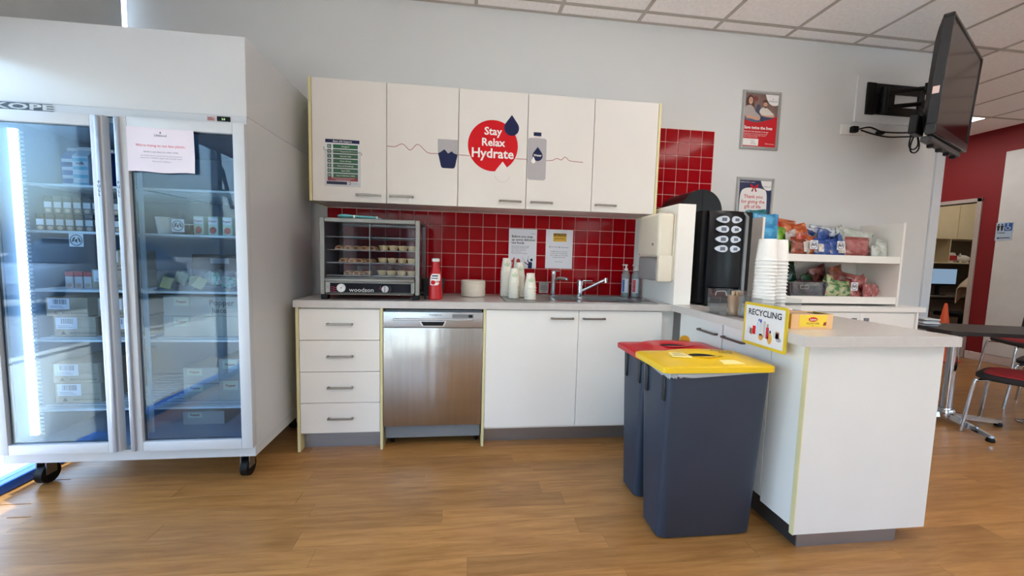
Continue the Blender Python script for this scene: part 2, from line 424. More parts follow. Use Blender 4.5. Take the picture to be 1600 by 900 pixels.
# left glazing (window_1): mullions, glass panes, blue sill, roller blind above
w1 = B()
for yy in (-.12, -1.5, -2.7, -3.9, -5.0): bx(w1, XL - .06, XL, yy - .03, yy + .03, .05, 3.0, .003)
bx(w1, XL - .06, XL, -5.05, 0, 2.94, 3.0)
win1 = struct('window_1', w1, M('window_frame_grey', (150, 154, 158), .4, .6))
for a, b in ((-1.47, -.15), (-.09, .0), (-2.67, -1.53), (-3.87, -2.73), (-4.97, -3.93)):
    struct('pane', bx(B(), XL - .034, XL - .028, a, b, .05, 2.94), GLASS_W, win1)
struct('blue_sill', bx(B(), XL - .075, XL + .012, -5.05, .0, .0, .05, .004), M('blue_frame_paint', (28, 92, 196), .35), win1)
vin = Pl((XL - .026, -2.95, 1.6), (0, 1, 0), (0, 0, 1))
struct('vinyl_lettering', text(text(B(), vin, 'A', 0, 0, .5, w1=-.004, bold=.02), vin, 'O', -.42, .22, .42, w1=-.004, bold=.0), M('frosted_vinyl', (196, 202, 206), .6), win1)
bl = Thing('roller_blind', 'grey roller blind lowered over the window top beside the fridge', 'blind', (XL + .02, -.05, 2.9))
bl.part('fabric', bx(B(), XL + .012, XL + .016, -4.9, -.055, 2.08, 2.9), M('blind_fabric', (196, 198, 198), .8))
bl.part('roller', cyl(B(), (XL + .035, -4.9, 2.92), (XL + .035, -.05, 2.92), .025), M('blind_roller', (160, 160, 160), .5))
bl.part('bottom_rail', bx(B(), XL + .008, XL + .02, -4.9, -.055, 2.055, 2.08, .003), GREY)
# front wall behind the camera: a glazed door and a window in a solid wall
fw = B()
for x0, x1, z0, z1 in ((-1.4, -1.2, -.1, 3.1), (.6, 3.15, -.1, 3.1), (-1.2, .6, -.1, .3), (-1.2, .6, 2.1, 3.1), (4.05, 4.8, -.1, 3.1), (7.6, 7.85, -.1, 3.1), (3.15, 4.05, 2.2, 3.1), (4.8, 7.6, -.1, .9), (4.8, 7.6, 2.3, 3.1)): bx(fw, x0, x1, YF - .12, YF, z0, z1)
struct('wall_front', fw, WALLP)
w2 = B()
bx(w2, 3.15, 3.21, YF - .09, YF - .03, 0, 2.2); bx(w2, 3.99, 4.05, YF - .09, YF - .03, 0, 2.2); bx(w2, 3.21, 3.99, YF - .09, YF - .03, 2.12, 2.2); bx(w2, 3.21, 3.99, YF - .09, YF - .03, 0, .12)
dr = struct('door_1', w2, MATS['window_frame_grey']); struct('pane', bx(B(), 3.21, 3.99, YF - .062, YF - .056, .12, 2.12), GLASS_W, dr)
w2 = B()
for xx in (4.83, 6.2, 7.57): bx(w2, xx - .03, xx + .03, YF - .09, YF - .03, .9, 2.3)
bx(w2, 4.86, 7.54, YF - .09, YF - .03, .9, .95); bx(w2, 4.86, 7.54, YF - .09, YF - .03, 2.25, 2.3)
win2 = struct('window_2', w2, MATS['window_frame_grey'])
w3 = B()
for xx in (-1.17, -.3, .57): bx(w3, xx - .03, xx + .03, YF - .09, YF - .03, .3, 2.1)
bx(w3, -1.14, .54, YF - .09, YF - .03, .3, .35); bx(w3, -1.14, .54, YF - .09, YF - .03, 2.05, 2.1)
win3 = struct('fill_window', w3, MATS['window_frame_grey'])  # unseen window added behind the camera as front fill for the drawers
for a, b in ((-1.14, -.33), (-.27, .54)): struct('pane', bx(B(), a, b, YF - .062, YF - .056, .35, 2.05), GLASS_W, win3)
for a, b in ((4.86, 6.17), (6.23, 7.54)): struct('pane', bx(B(), a, b, YF - .062, YF - .056, .95, 2.25), GLASS_W, win2)
# outdoors, seen only through glass and in reflections
PAVE = M('pavement', (206, 202, 194), .85, noise=.08, scale=8)
struct('ground_outside', bx(B(), -60, -1.38, -60, 40, -.25, -.12), M('asphalt', (128, 128, 130), .9, noise=.1, scale=10))
struct('ground_outside_front', bx(B(), -1.38, 60, -60, -5.15, -.25, -.12), MATS['asphalt'])
struct('pavement_side', bx(B(), -3.6, -1.40, -40, 30, -.2, -.03), PAVE)
struct('pavement_front', bx(B(), -1.38, 40, -7.4, -5.15, -.2, -.03), PAVE)

# ================================================================== KITCHEN CABINETS
def bar_handle(bm, x0, x1, y, z, drop_=.022):
    """flat bow handle on a door facing -y"""
    bx(bm, x0, x1, y - drop_, y - drop_ + .006, z - .006, z + .006, .002)
    for xx in (x0, x1 - .012): bx(bm, xx, xx + .012, y - drop_ + .004, y, z - .006, z + .006, .0015)
    return bm
CX0, CW, CY = .022, .448, -.33
CZ0, CZ1 = 1.522, 2.264
PD = Pl((0, CY - .0002, 0))                      # the plane of the upper doors, x and z straight
doors_up = []
def upper_unit(i0, n, label, left_panel, right_panel):
    x0, x1 = CX0 + i0 * CW, CX0 + (i0 + n) * CW
    t = Thing('wall_cabinet', label, 'cabinet', (x0, 0, CZ0), 'white wall cabinets above the red tiles')
    c = B(); bx(c, x0 + .001, x1 - .001, CY + .021, -.0085, CZ0 + .001, CZ1 - .004, .001)
    t.part('body', c, LAMW2)
    for k in range(n):
        a = x0 + k * CW
        d = t.part('door', bx(B(), a + .0018, a + CW - .0018, CY, CY + .019, CZ0, CZ1, .0012), LAMW2)
        hx = {0: (.285, .435), 1: (.488, .638), 2: (1.188, 1.336), 3: (1.396, 1.546), 4: (1.84, 1.988)}[i0 + k]
        o = t.part('handle', bar_handle(B(), hx[0], hx[1], CY, 1.568), NICKEL, d)
        doors_up.append((t, d))
    if left_panel: t.part('end_panel', bx(B(), x0 - .0175, x0 - .0005, CY - .002, -.0085, CZ0 - .002, CZ1 + .002, .001), EDGE, label='cream edged end panel')
    if right_panel: t.part('end_panel', bx(B(), x1 + .0005, x1 + .0175, CY - .002, -.0085, CZ0 - .002, CZ1 + .002, .001), EDGE, label='cream edged end panel')
    return t
upper_unit(0, 2, 'wall cabinet pair nearest the fridge, with the green poster and tumbler sticker', True, False)
upper_unit(2, 2, 'middle wall cabinet pair with the red Stay Relax Hydrate disc', False, False)
upper_unit(4, 1, 'single plain wall cabinet at the right end, by the tall red tiles', False, True)
def deco(k, name, bm, mat, **kw):
    t, d = doors_up[k]; return t.part(name, bm, mat, d, **kw)
# stickers
L0, L1 = .0002, .0009
deco(1, 'tumbler_decal', prism(B(), PD, [(.787, 1.942), (.916, 1.942), (.914, 1.84), (.789, 1.84)], L0, L1), GREYPR)
deco(1, 'water_decal', prism(B(), PD, smooth_pts([(.790, 1.853), (.808, 1.862), (.828, 1.877), (.841, 1.868), (.852, 1.855), (.864, 1.860), (.876, 1.868), (.890, 1.857), (.914, 1.850)], 3) + [(.899, 1.775), (.893, 1.764), (.885, 1.761), (.822, 1.761), (.813, 1.765), (.808, 1.776)], L1, L1 + .0006), NAVY)
deco(2, 'disc_decal', prism(B(), PD, disc(1.141, 1.919, .1625, n=56), L0, L1), REDP)
lt = B()
text(lt, PD, 'Stay', 1.139, 1.988, .068, 'CENTER', w1=L1 + .0006, bold=.022)
text(lt, PD, 'Relax', 1.141, 1.918, .068, 'CENTER', w1=L1 + .0006, bold=.022)
text(lt, PD, 'Hydrate', 1.139, 1.843, .084, 'CENTER', w1=L1 + .0006, bold=.022)
deco(2, 'lettering', lt, WHITEPR)
deco(2, 'drop_decal', prism(B(), PD, drop(1.2595, 2.121, 1.989, .098), L1, L1 + .0005), NAVY, label='navy drop')
dw_pts = drop(1.2065, 1.822, 1.690, .101)
deco(2, 'drop_decal', prism(B(), PD, dw_pts, L1, L1 + .0005), M('white_drop', (226, 220, 216), .5), label='white drop')
deco(2, 'outline', ribbon_mesh(B(), PD, dw_pts[5:-4], .0014, L1 + .0004, L1 + .0008), GREYPR)
deco(3, 'bottle_decal', prism(B(), PD, rrect(1.371, 1.715, 1.494, 1.985, .016), L0, L1), GREYPR)
deco(3, 'cap_decal', prism(B(), PD, rect(1.406, 1.998, 1.457, 2.022), L0, L1), NAVY)
deco(3, 'neck_decal', prism(B(), PD, rect(1.409, 1.985, 1.454, 1.998), L0, L0 + .0004), M('pale_neck', (214, 206, 202), .5))
deco(3, 'drop_decal', prism(B(), PD, drop(1.436, 1.929, 1.838, .068), L1, L1 + .0005), NAVY, label='navy drop')
deco(3, 'drop_decal', prism(B(), PD, drop(1.409, 1.866, 1.822, .027), L1 + .0004, L1 + .0008), WHITEPR, label='small white drop')
deco(3, 'lettering', text(B(), PD, 'Water', 1.4365, 1.868, .02, 'CENTER', w1=L1 + .0009, bold=.02), WHITEPR)
LN = smooth_pts([(.472, 1.879), (.521, 1.878), (.568, 1.897), (.616, 1.862), (.663, 1.9), (.724, 1.853), (.787, 1.850)], 6)
deco(1, 'line_decal', ribbon_mesh(B(), PD, LN, .0035, L0, L0 + .0004), CRIMPR)
deco(2, 'line_decal', ribbon_mesh(B(), PD, [(.922, 1.850), (.99, 1.847)], .0035, L0, L0 + .0004), CRIMPR)
deco(2, 'line_decal', ribbon_mesh(B(), PD, [(1.29, 1.846), (1.364, 1.845)], .0035, L0, L0 + .0004), CRIMPR)
deco(3, 'line_decal', ribbon_mesh(B(), PD, smooth_pts([(1.494, 1.844), (1.536, 1.848), (1.566, 1.862), (1.597, 1.854), (1.622, 1.874), (1.658, 1.851), (1.746, 1.847)], 6), .0035, L0, L0 + .0004), CRIMPR)
# base run
BY = -.54
WT0, WT1 = .88, .922
t = Thing('drawer_unit', 'white four-drawer base unit beside the fridge', 'cabinet', (0, -.02, 0))
t.part('body', bx(B(), .016, .470, BY + .021, -.003, .105, .876, .001), LAMW)
for a, b in ((-.006, .011),): t.part('end_panel', bx(B(), a, b, BY - .001, -.003, 0, .879, .001), EDGE, label='cream edged end panel')
t.part('end_panel', bx(B(), .474, .490, BY - .001, -.003, 0, .879, .001), EDGE, label='cream edged end panel')
t.part('kick_plate', bx(B(), .012, .473, -.482, -.476, 0, .104), ALU)
zz = [.112, .3, .491, .682, .871]
for k in range(4):
    d = t.part('drawer', bx(B(), .0135, .4715, BY, BY + .019, zz[k] + .0015, zz[k + 1] - .0015, .0012), LAMW)
    t.part('handle', bar_handle(B(), .17, .318, BY, [.205, .396, .586, .78][k]), NICKEL, d)
# dishwasher
t = Thing('dishwasher', 'stainless steel dishwasher between the drawers and the sink cabinet', 'dishwasher', (.79, -.02, 0))
t.part('body', bx(B(), .497, 1.083, BY + .022, -.02, .06, .868, .003), GREY)
t.part('door', bx(B(), .4935, 1.088, BY - .004, BY + .02, .146, .760, .004, 2), STEELD)
pn = t.part('control_panel', bx(B(), .4935, 1.088, BY - .006, BY + .02, .762, .858, .004, 2), M('panel_silver', (188, 190, 194), .3, .9, noise=.02))
t.part('button_strip', bx(B(), .55, 1.03, BY - .012, BY - .005, .806, .818, .003), M('silver_trim', (206, 208, 212), .25, .8), pn)
t.part('display', bx(B(), .902, 1.03, BY - .009, BY - .005, .823, .845, .001), M('display_grey', (120, 122, 124), .4), pn)
t.part('display_window', bx(B(), 1.0, 1.024, BY - .0095, BY - .008, .826, .842), BLACKG, pn)
t.part('lettering', text(B(), Pl((0, BY - .0062, 0)), 'Westinghouse', .80, .836, .013, 'CENTER', bold=.01), BLACKPR, pn)
hp = B(); prism(hp, Pl((0, BY - .0065, 0)), [(.705, .803), (.868, .803), (.852, .772), (.722, .772)], 0, .012)
t.part('handle_surround', hp, WHITEP, pn)
hp = B(); prism(hp, Pl((0, BY - .0185, 0)), [(.716, .800), (.857, .800), (.845, .776), (.730, .776)], 0, .001)
t.part('handle_recess', hp, BLACK, pn)
t.part('plinth', bx(B(), .515, 1.076, -.50, -.44, .085, .143), M('plinth_grey', (120, 128, 130), .45, .5, noise=.12, scale=9))
for xx in (.53, 1.06): t.part('foot', cyl(B(), (xx, -.44, 0), (xx, -.44, .09), .012), BLACK)
# sink cabinet
t = Thing('sink_cabinet', 'white two-door cabinet under the sink', 'cabinet', (1.68, -.02, 0))
sb_ = B()                                           # open-topped carcass, the bowls hang inside
bx(sb_, 1.112, 1.128, BY + .021, -.003, .105, .876); bx(sb_, 2.238, 2.254, BY + .021, -.003, .105, .876); bx(sb_, 1.128, 2.238, BY + .021, -.003, .105, .121); bx(sb_, 1.128, 2.238, -.012, -.003, .121, .7)
t.part('body', sb_, LAMW)
t.part('end_panel', bx(B(), 1.091, 1.1075, BY - .001, -.003, 0, .879, .001), EDGE, label='cream edged end panel')
for a, b, h in ((1.109, 1.696, (1.515, 1.662)), (1.699, 2.258, (1.722, 1.870))):
    d = t.part('door', bx(B(), a, b, BY, BY + .019, .122, .874, .0012), LAMW)
    t.part('handle', bar_handle(B(), h[0], h[1], BY, .824), NICKEL, d)
t.part('kick_plate', bx(B(), 1.109, 2.33, -.468, -.462, 0, .118), ALU)
t.part('filler_strip', bx(B(), 2.262, 2.352, BY + .03, BY + .046, .122, .876), LAMW)
# peninsula
PX = 2.36
t = Thing('peninsula_cabinet', 'white peninsula base unit with doors facing the bins', 'cabinet', (2.68, -1.05, 0))
t.part('body', bx(B(), PX + .021, 2.985, -1.512, -.575, .105, .876, .001), LAMW)
for a, b in ((-.995, -.582), (-1.338, -1.002)):
    d = t.part('door', bx(B(), PX, PX + .019, a + .001, b - .001, .122, .872, .0012), LAMW)
    h = B(); z = .808; y0, y1 = (-.962, -.795) if b > -.9 else (-1.175, -1.012)
    bx(h, PX - .024, PX - .018, y0, y1, z - .006, z + .006, .002)
    for yy in (y0, y1 - .012): bx(h, PX - .02, PX, yy, yy + .012, z - .006, z + .006, .0015)
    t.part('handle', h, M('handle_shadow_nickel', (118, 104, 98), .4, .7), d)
t.part('filler_panel', bx(B(), PX, PX + .019, -1.514, -1.342, .1, .872, .0012), LAMW)
t.part('end_panel', bx(B(), PX - .002, 2.992, -1.532, -1.514, .072, .878, .001), M('end_panel_white', (226, 224, 220), .35, noise=.015), label='broad plain white end panel')
t.part('end_edging', bx(B(), PX - .004, PX + .0, -1.533, -1.513, .072, .878), EDGE)
t.part('kick_plate', bx(B(), 2.40, 2.406, -1.505, -.59, 0, .1), M('kick_shaded_aluminium', (86, 84, 84), .4, .7), label='shaded long kick plate')  # same aluminium as the other kick plate, with shade put into its colour
t.part('kick_plate', bx(B(), 2.40, 2.88, -1.511, -1.505, 0, .071), ALU)
# worktop: one L-shaped slab with the two bowls cut out
def grid_slab(bm, xs, ys, inside, z0, z1):
    V = {}
    def v(i, j, z):
        if (i, j, z) not in V: V[(i, j, z)] = bm.verts.new((xs[i], ys[j], z1 if z else z0))
        return V[(i, j, z)]
    ok = lambda i, j: 0 <= i < len(xs) - 1 and 0 <= j < len(ys) - 1 and inside((xs[i] + xs[i + 1]) / 2, (ys[j] + ys[j + 1]) / 2)
    for i in range(len(xs) - 1):
        for j in range(len(ys) - 1):
            if not ok(i, j): continue
            bm.faces.new((v(i, j, 1), v(i + 1, j, 1), v(i + 1, j + 1, 1), v(i, j + 1, 1)))
            bm.faces.new((v(i, j, 0), v(i, j + 1, 0), v(i + 1, j + 1, 0), v(i + 1, j, 0)))
            for di, dj, a, b in ((-1, 0, (i, j + 1), (i, j)), (1, 0, (i + 1, j), (i + 1, j + 1)), (0, -1, (i, j), (i + 1, j)), (0, 1, (i + 1, j + 1), (i, j + 1))):
                if not ok(i + di, j + dj): bm.faces.new((v(*a, 0), v(*b, 0), v(*b, 1), v(*a, 1)))
    return bm
BOWLS = [(1.58, 1.765, -.40, -.13), (1.80, 2.12, -.46, -.12)]
hole = lambda x, y, m=0: any(a - m < x < b + m and c - m < y < d + m for a, b, c, d in BOWLS)
wx = [-.010, 1.575, 1.77, 1.795, 2.125, 2.312, 3.03]; wy = [-1.562, -.56, -.465, -.405, -.125, -.115, -.0085]
wk = grid_slab(B(), wx, wy, lambda x, y: (x > 2.312 or y > -.56) and not hole(x, y, .006), WT0, WT1)
bmesh.ops.dissolve_limit(wk, angle_limit=.01, verts=wk.verts, edges=wk.edges)
be = [e for e in wk.edges if len(e.link_faces) == 2 and e.calc_face_angle(0) > 1 and all(abs(v.co.z - WT1) < .001 for v in e.verts)]
bmesh.ops.bevel(wk, geom=be, offset=.003, segments=2, affect='EDGES')
t = Thing('worktop', 'pale laminate worktop running along the wall and out over the peninsula', 'worktop', (0, -.56, WT0))
t.part('slab', wk, WORK)
# sink
t = Thing('sink', 'inset stainless steel double sink with left drainer in the worktop', 'sink', (1.7, -.3, WT1))
sx_ = [1.232, 1.58, 1.765, 1.80, 2.12, 2.225]; sy_ = [-.53, -.46, -.40, -.13, -.12, -.05]
sk = grid_slab(B(), sx_, sy_, lambda x, y: not hole(x, y), WT1 + .0004, WT1 + .004)
t.part('deck', sk, STEEL)
rim = B(); bx(rim, 1.226, 1.232, -.536, -.044, WT1 + .0004, WT1 + .0065, .002); bx(rim, 2.225, 2.231, -.536, -.044, WT1 + .0004, WT1 + .0065, .002)
bx(rim, 1.232, 2.225, -.536, -.53, WT1 + .0004, WT1 + .0065, .002); bx(rim, 1.232, 2.225, -.05, -.044, WT1 + .0004, WT1 + .0065, .002)
t.part('rim', rim, STEEL)
for a, b, c, d in BOWLS:
    bw = B(); zb = WT1 - .15
    bx(bw, a + .001, a + .003, c + .001, d - .001, zb, WT1 + .004); bx(bw, b - .003, b - .001, c + .001, d - .001, zb, WT1 + .004)
    bx(bw, a + .003, b - .003, c + .001, c + .003, zb, WT1 + .004); bx(bw, a + .003, b - .003, d - .003, d - .001, zb, WT1 + .004); bx(bw, a + .001, b - .001, c + .001, d - .001, zb - .003, zb)
    o = t.part('bowl', bw, STEEL)
    t.part('waste', lathe(B(), [(.03, zb), (.03, zb + .003), (.02, zb + .002)], ((a + b) / 2, (c + d) / 2, 0)), CHROME, o)
for k in range(7): t.part('drainer_rib', bx(B(), 1.27 , 1.55, -.45 + k * .05, -.444 + k * .05, WT1 + .004, WT1 + .0062, .001), STEEL)
# taps
z = WT1 + .0042
t = Thing('tap', 'tall chrome boiling water tap with a short square spout', 'tap', (1.625, -.095, z))
b_ = lathe(B(), [(.026, z), (.026, z + .006), (.0185, z + .012), (.0175, z + .14), (.02, z + .15), (.02, z + .178), (.012, z + .184)], (1.625, -.095, 0))
t.part('body', b_, CHROME)
t.part('spout', tube(B(), smooth_pts([(1.632, -.10, z + .115), (1.66, -.13, z + .128), (1.695, -.165, z + .128), (1.712, -.18, z + .122)], 4), .012, 10), CHROME)
t.part('lever', bx(B(), 1.612, 1.672, -.118, -.098, z + .178, z + .186, .003), CHROME)
t = Thing('tap', 'chrome mixer tap with a long raised swivel spout', 'tap', (1.83, -.095, z))
t.part('body', lathe(B(), [(.03, z), (.03, z + .008), (.022, z + .014), (.021, z + .075), (.026, z + .08), (.026, z + .112), (.016, z + .12)], (1.83, -.095, 0)), CHROME)
t.part('lever', bx(B(), 1.82, 1.925, -.108, -.088, z + .108, z + .119, .004), CHROME)
t.part('spout', tube(B(), [(1.838, -.10, z + .035), (1.90, -.125, z + .07), (1.985, -.165, z + .122), (2.0, -.172, z + .128)], .0115, 10), CHROME)
t.part('nozzle', cyl(B(), (2.0, -.172, z + .14), (2.0, -.172, z + .105), .014, .012), CHROME)

# ================================================================== WALL PARTITION, DISPENSER, COFFEE MACHINE
single('partition', bx(B(), 2.309, 2.427, -.57, -.009, WT1, 1.567, .002), LAMW, 'white boxed partition between the sink and the coffee machine', 'partition', (2.37, -.3, WT1))
CREAM = M('cream_plastic', (226, 218, 200), .3, noise=.01)
t = Thing('towel_dispenser', 'cream paper towel dispenser on the side of the partition', 'dispenser', (2.309, -.39, 1.07))
t.part('back_plate', bx(B(), 2.296, 2.3085, -.555, -.275, 1.075, 1.50, .004), CREAM)
t.part('cover', bx(B(), 2.19, 2.296, -.56, -.27, 1.225, 1.51, .028, 4), CREAM)
t.part('side_cheek', bx(B(), 2.20, 2.296, -.56, -.53, 1.068, 1.24, .012, 2), CREAM)
t.part('window', bx(B(), 2.198, 2.296, -.529, -.275, 1.075, 1.224, .006), glass('smoked_window', (206, 200, 198), .04, .05, .25))
t.part('paper_towel', bx(B(), 2.215, 2.285, -.50, -.30, 1.10, 1.20, .003), PAPER)
t.part('lock', cyl(B(), (2.19, -.49, 1.31), (2.186, -.49, 1.31), .008), NICKEL)
t.part('lock', cyl(B(), (2.19, -.30, 1.245), (2.187, -.30, 1.245), .004), NICKEL)
for k, (bxx, byy, lab, colr) in enumerate(((2.183, -.10, 'clear pump soap bottle with a blue label, nearer the tiles', (52, 92, 160)), (2.252, -.125, 'clear pump soap bottle with a red and white label, nearer the partition', (196, 60, 66)))):
    t = Thing('soap_bottle', lab, 'soap bottle', (bxx, byy, WT1 + .004)); z = WT1 + .0045
    t.part('bottle', lathe(B(), [(.029, z), (.031, z + .01), (.031, z + .165), (.02, z + .19), (.013, z + .195)], (bxx, byy, 0), 20), glass('clear_pet', (214, 222, 226), .06, .05, .25))
    t.part('liquid', lathe(B(), [(.0275, z + .003), (.0275, z + .06)], (bxx, byy, 0), 20), M('soap_liquid', (150, 180, 186), .2))
    lb = B(); rings(lb, [[(bxx + .0317 * math.sin(q), byy - .0317 * math.cos(q), z_) for q in [-1.3 + .1 * i for i in range(17)]] for z_ in (z + .03, z + .135)], False, False, loop=False)
    o = t.part('label', lb, M('soap_label_pale', (198, 206, 216), .5))
    lb = B(); rings(lb, [[(bxx + .0322 * math.sin(q), byy - .0322 * math.cos(q), z_) for q in [-1.1 + .1 * i for i in range(6 + 2 * k)]] for z_ in (z + .035, z + .13)], False, False, loop=False)
    t.part('label_panel', lb, M('soap_label_%d' % k, colr, .5, noise=.35, scale=60), o)
    pu = cyl(B(), (bxx, byy, z + .196), (bxx, byy, z + .212), .013); cyl(pu, (bxx, byy, z + .212), (bxx, byy, z + .232), .006); bx(pu, bxx - .03, bxx + .01, byy - .007, byy + .007, z + .232, z + .243, .003)
    t.part('pump', pu, WHITEP)
# coffee machine
t = Thing('coffee_machine', 'black coffee machine with eight oval buttons behind the partition', 'coffee machine', (2.65, -.3, WT1))
t.part('body', bx(B(), 2.475, 2.83, -.565, -.04, WT1 + .012, 1.535, .012, 2), BLACK)
z = WT1
fp = B(); arc = [(2.508 + .242 * k / 10, -.575 - .045 * math.sin(PI * (.12 + .76 * k / 10))) for k in range(11)]
rings(fp, [[(x, y, zz_) for x, y in arc] + [(2.75, -.56, zz_), (2.508, -.56, zz_)] for zz_ in (1.045, 1.50)] + [[(x, y + .012, 1.53) for x, y in arc] + [(2.75, -.56, 1.53), (2.508, -.56, 1.53)]])
fpo = t.part('front_panel', fp, BLACKG, sharp=30)
bay = B(); bx(bay, 2.508, 2.525, -.60, -.566, .945, 1.044); bx(bay, 2.735, 2.75, -.60, -.566, .945, 1.044); t.part('bay_side', bay, BLACK)
t.part('nozzle', bx(B(), 2.57, 2.68, -.605, -.566, 1.0, 1.043, .006), BLACKG)
t.part('drip_tray', bx(B(), 2.508, 2.75, -.665, -.566, WT1 + .001, .945, .004), BLACK)
st = B(); a2 = [(2.753, -.60), (2.785, -.585), (2.808, -.55), (2.822, -.50), (2.834, -.42), (2.834, -.30), (2.822, -.30), (2.80, -.40), (2.753, -.55)]
rings(st, [[(x, y, zz_) for x, y in a2] for zz_ in (WT1 + .02, 1.50)] + [[(x - .012, y + .02, 1.53) for x, y in a2]])
t.part('side_trim', st, M('silver_grey_trim', (150, 156, 162), .35, .3, noise=.01))
def ell(cx, cz, w, h, flip):
    o = []
    for k in range(24):
        a = 2 * PI * k / 24; c, s_ = math.cos(a), math.sin(a)
        wz = h / 2 * (1 - .35 * (c if flip else -c) * .9)
        o.append((cx + w / 2 * c, cz + wz * s_))
    return o
for r_i, zc_ in enumerate((1.474, 1.413, 1.350, 1.290)):
    for c_i, (xc_, w_) in enumerate(((2.582, .088), (2.676, .07))):
        yb = -.575 - .045 * math.sin(PI * (.12 + .76 * (xc_ - 2.508) / .242)) - .0005
        bt = B(); prism(bt, Pl((0, yb + .004, 0)), ell(xc_, zc_, w_, .042, c_i == 1), 0, .009)
        o = t.part('button', bt, M('button_silver', (190, 192, 200), .35, .4, noise=.01), fpo)
        # dark legend field on each button
        bt = B(); prism(bt, Pl((0, yb - .005, 0)), rect(xc_ - .008, zc_ - .011, xc_ + .026, zc_ + .011) if c_i == 0 else rect(xc_ - .012, zc_ - .009, xc_ + .016, zc_ + .009), 0, .0006)
        t.part('legend', bt, M('legend_grey', (92, 94, 108), .5, noise=.3, scale=90), fpo)
t.part('top_slot', bx(B(), 2.60, 2.66, -.607, -.56, 1.505, 1.512, .002), GREY, fpo)
hp = B(); hx, hz, hr = 2.60, 1.555, .148
prf = [(hx + hr * math.cos(a), hz + hr * math.sin(a)) for a in [PI * k / 20 for k in range(21)]]
prism(hp, Pl((0, 0, 0)), prf + [(hx - hr, 1.536), (hx + hr, 1.536)], .05, .36)
t.part('hopper', hp, BLACKG)
t.part('hopper_seam', bx(B(), hx - .002, hx + .002, -.3615, -.3595, 1.54, hz + hr - .004), BLACK)

# ================================================================== SNACK SHELF UNIT AND ITS COUNTER
t = Thing('snack_shelf', 'white open snack shelf unit on the wall counter', 'shelf unit', (3.67, -.17, .9))
SY = -.335
t.part('side_panel', bx(B(), 3.088, 3.106, SY, -.003, .902, 1.535, .001), LAMW)
t.part('side_panel', bx(B(), 4.246, 4.264, SY, -.003, .902, 1.535, .001), LAMW)
t.part('shelf', bx(B(), 3.108, 4.244, SY, -.012, 1.226, 1.28, .002), LAMW)
t.part('shelf', bx(B(), 3.108, 4.244, SY, -.012, .918, .971, .002), LAMW)
t.part('back_panel', bx(B(), 3.108, 4.244, -.011, -.003, .902, 1.225), LAMW)
t = Thing('wall_counter', 'low white counter cabinet below the snack shelves', 'cabinet', (3.8, -.2, 0))
t.part('top', bx(B(), 3.045, 4.48, -.365, -.003, .860, .90, .003), LAMW)
t.part('body', bx(B(), 3.05, 4.405, -.34, -.003, .1, .858, .001), LAMW)
for a, b in ((3.06, 3.48), (3.483, 3.918), (3.921, 4.39)):
    d = t.part('door', bx(B(), a, b, -.359, -.3405, .105, .852, .001), LAMW)
    hx_ = b - .07 if a < 3.9 else a + .03
    t.part('pull', bx(B(), hx_, hx_ + .04, -.368, -.359, .79, .815, .002), GREY, d)
t.part('end_panel', bx(B(), 4.407, 4.425, -.36, -.003, 0, .858, .001), LAMW)
t.part('kick_plate', bx(B(), 3.05, 4.405, -.30, -.29, 0, .1), ALU)

# ================================================================== FRIDGE
FX0, FX1, FYF, FYB, FZ0, FZ1 = -1.205, -.076, -.86, -.09, .15, 2.205
t = Thing('display_fridge', 'tall white two-door glass display fridge on castors', 'fridge', (-.64, -.45, 0))
sh = B()
bx(sh, FX1 - .05, FX1, FYF, FYB, .2045, 1.8385, .001); bx(sh, FX0, FX0 + .05, FYF, FYB, .2045, 1.8385, .001)
bx(sh, FX0 + .05, FX1 - .05, FYB - .05, FYB, .2045, 1.8385)
t.part('cabinet_side', sh, FRIDGEW)
t.part('header', bx(B(), FX0, FX1, FYF, FYB, 1.8395, FZ1, .004, 2), FRIDGEW)
t.part('trim_band', bx(B(), FX0, FX1 + .001, FYF - .006, FYF - .0005, 1.80, 1.838, .001), FRAMEW)
fl = B(); bx(fl, FX0 + .05, FX1 - .05, FYF + .01, FYB - .05, .205, .22); bx(fl, FX0 + .05, FX1 - .05, FYF + .01, FYB - .05, 1.775, 1.80)
t.part('liner', fl, FRIDGEI)
ln = B(); bx(ln, FX0 + .0505, FX0 + .056, FYF + .01, FYB - .05, .221, 1.774); bx(ln, FX1 - .056, FX1 - .0505, FYF + .01, FYB - .05, .221, 1.774); bx(ln, FX0 + .057, FX1 - .057, FYB - .057, FYB - .0505, .221, 1.774)
t.part('liner', ln, FRIDGEI)
t.part('base_rail', bx(B(), FX0, FX1, FYF - .004, FYB, FZ0, .204, .001), FRIDGEW)
t.part('mullion', bx(B(), -.665, -.615, FYF + .012, FYF + .05, .2215, 1.774, .003), FRAMEW)
led = emit('led_strip', (206, 228, 255), 1.9)
for xa, xb in ((FX0 + .058, FX0 + .09), (-.612, -.598), (-.682, -.668)):
    o = t.part('light_strip', bx(B(), xa, xb, -.80, -.785, .26, 1.74), led if xa < -1 else M('strip_cover', (214, 232, 246), .3))
lad = B()
for k in range(74): bx(lad, FX0 + .092, FX0 + .112, -.792, -.788, .26 + k * .02, .27 + k * .02)
t.part('light_cover', lad, M('ribbed_cover', (206, 216, 226), .3), kind='stuff')
SZ = [1.494, 1.271, .985, .736, .384]
WIRE = M('shelf_wire_white', (218, 226, 232), .4)
for (a, b) in ((FX0 + .06, -.668), (-.612, FX1 - .06)):
    for z_ in SZ:
        s_ = B(); bx(s_, a, b, -.785, -.775, z_ - .010, z_ + .002, .002); bx(s_, a, b, -.20, -.19, z_ - .006, z_)
        for k in range(13): yy = -.77 + k * .046; bx(s_, a, b, yy, yy + .030, z_ - .0035, z_)
        t.part('shelf', s_, WIRE)
DF = -.905
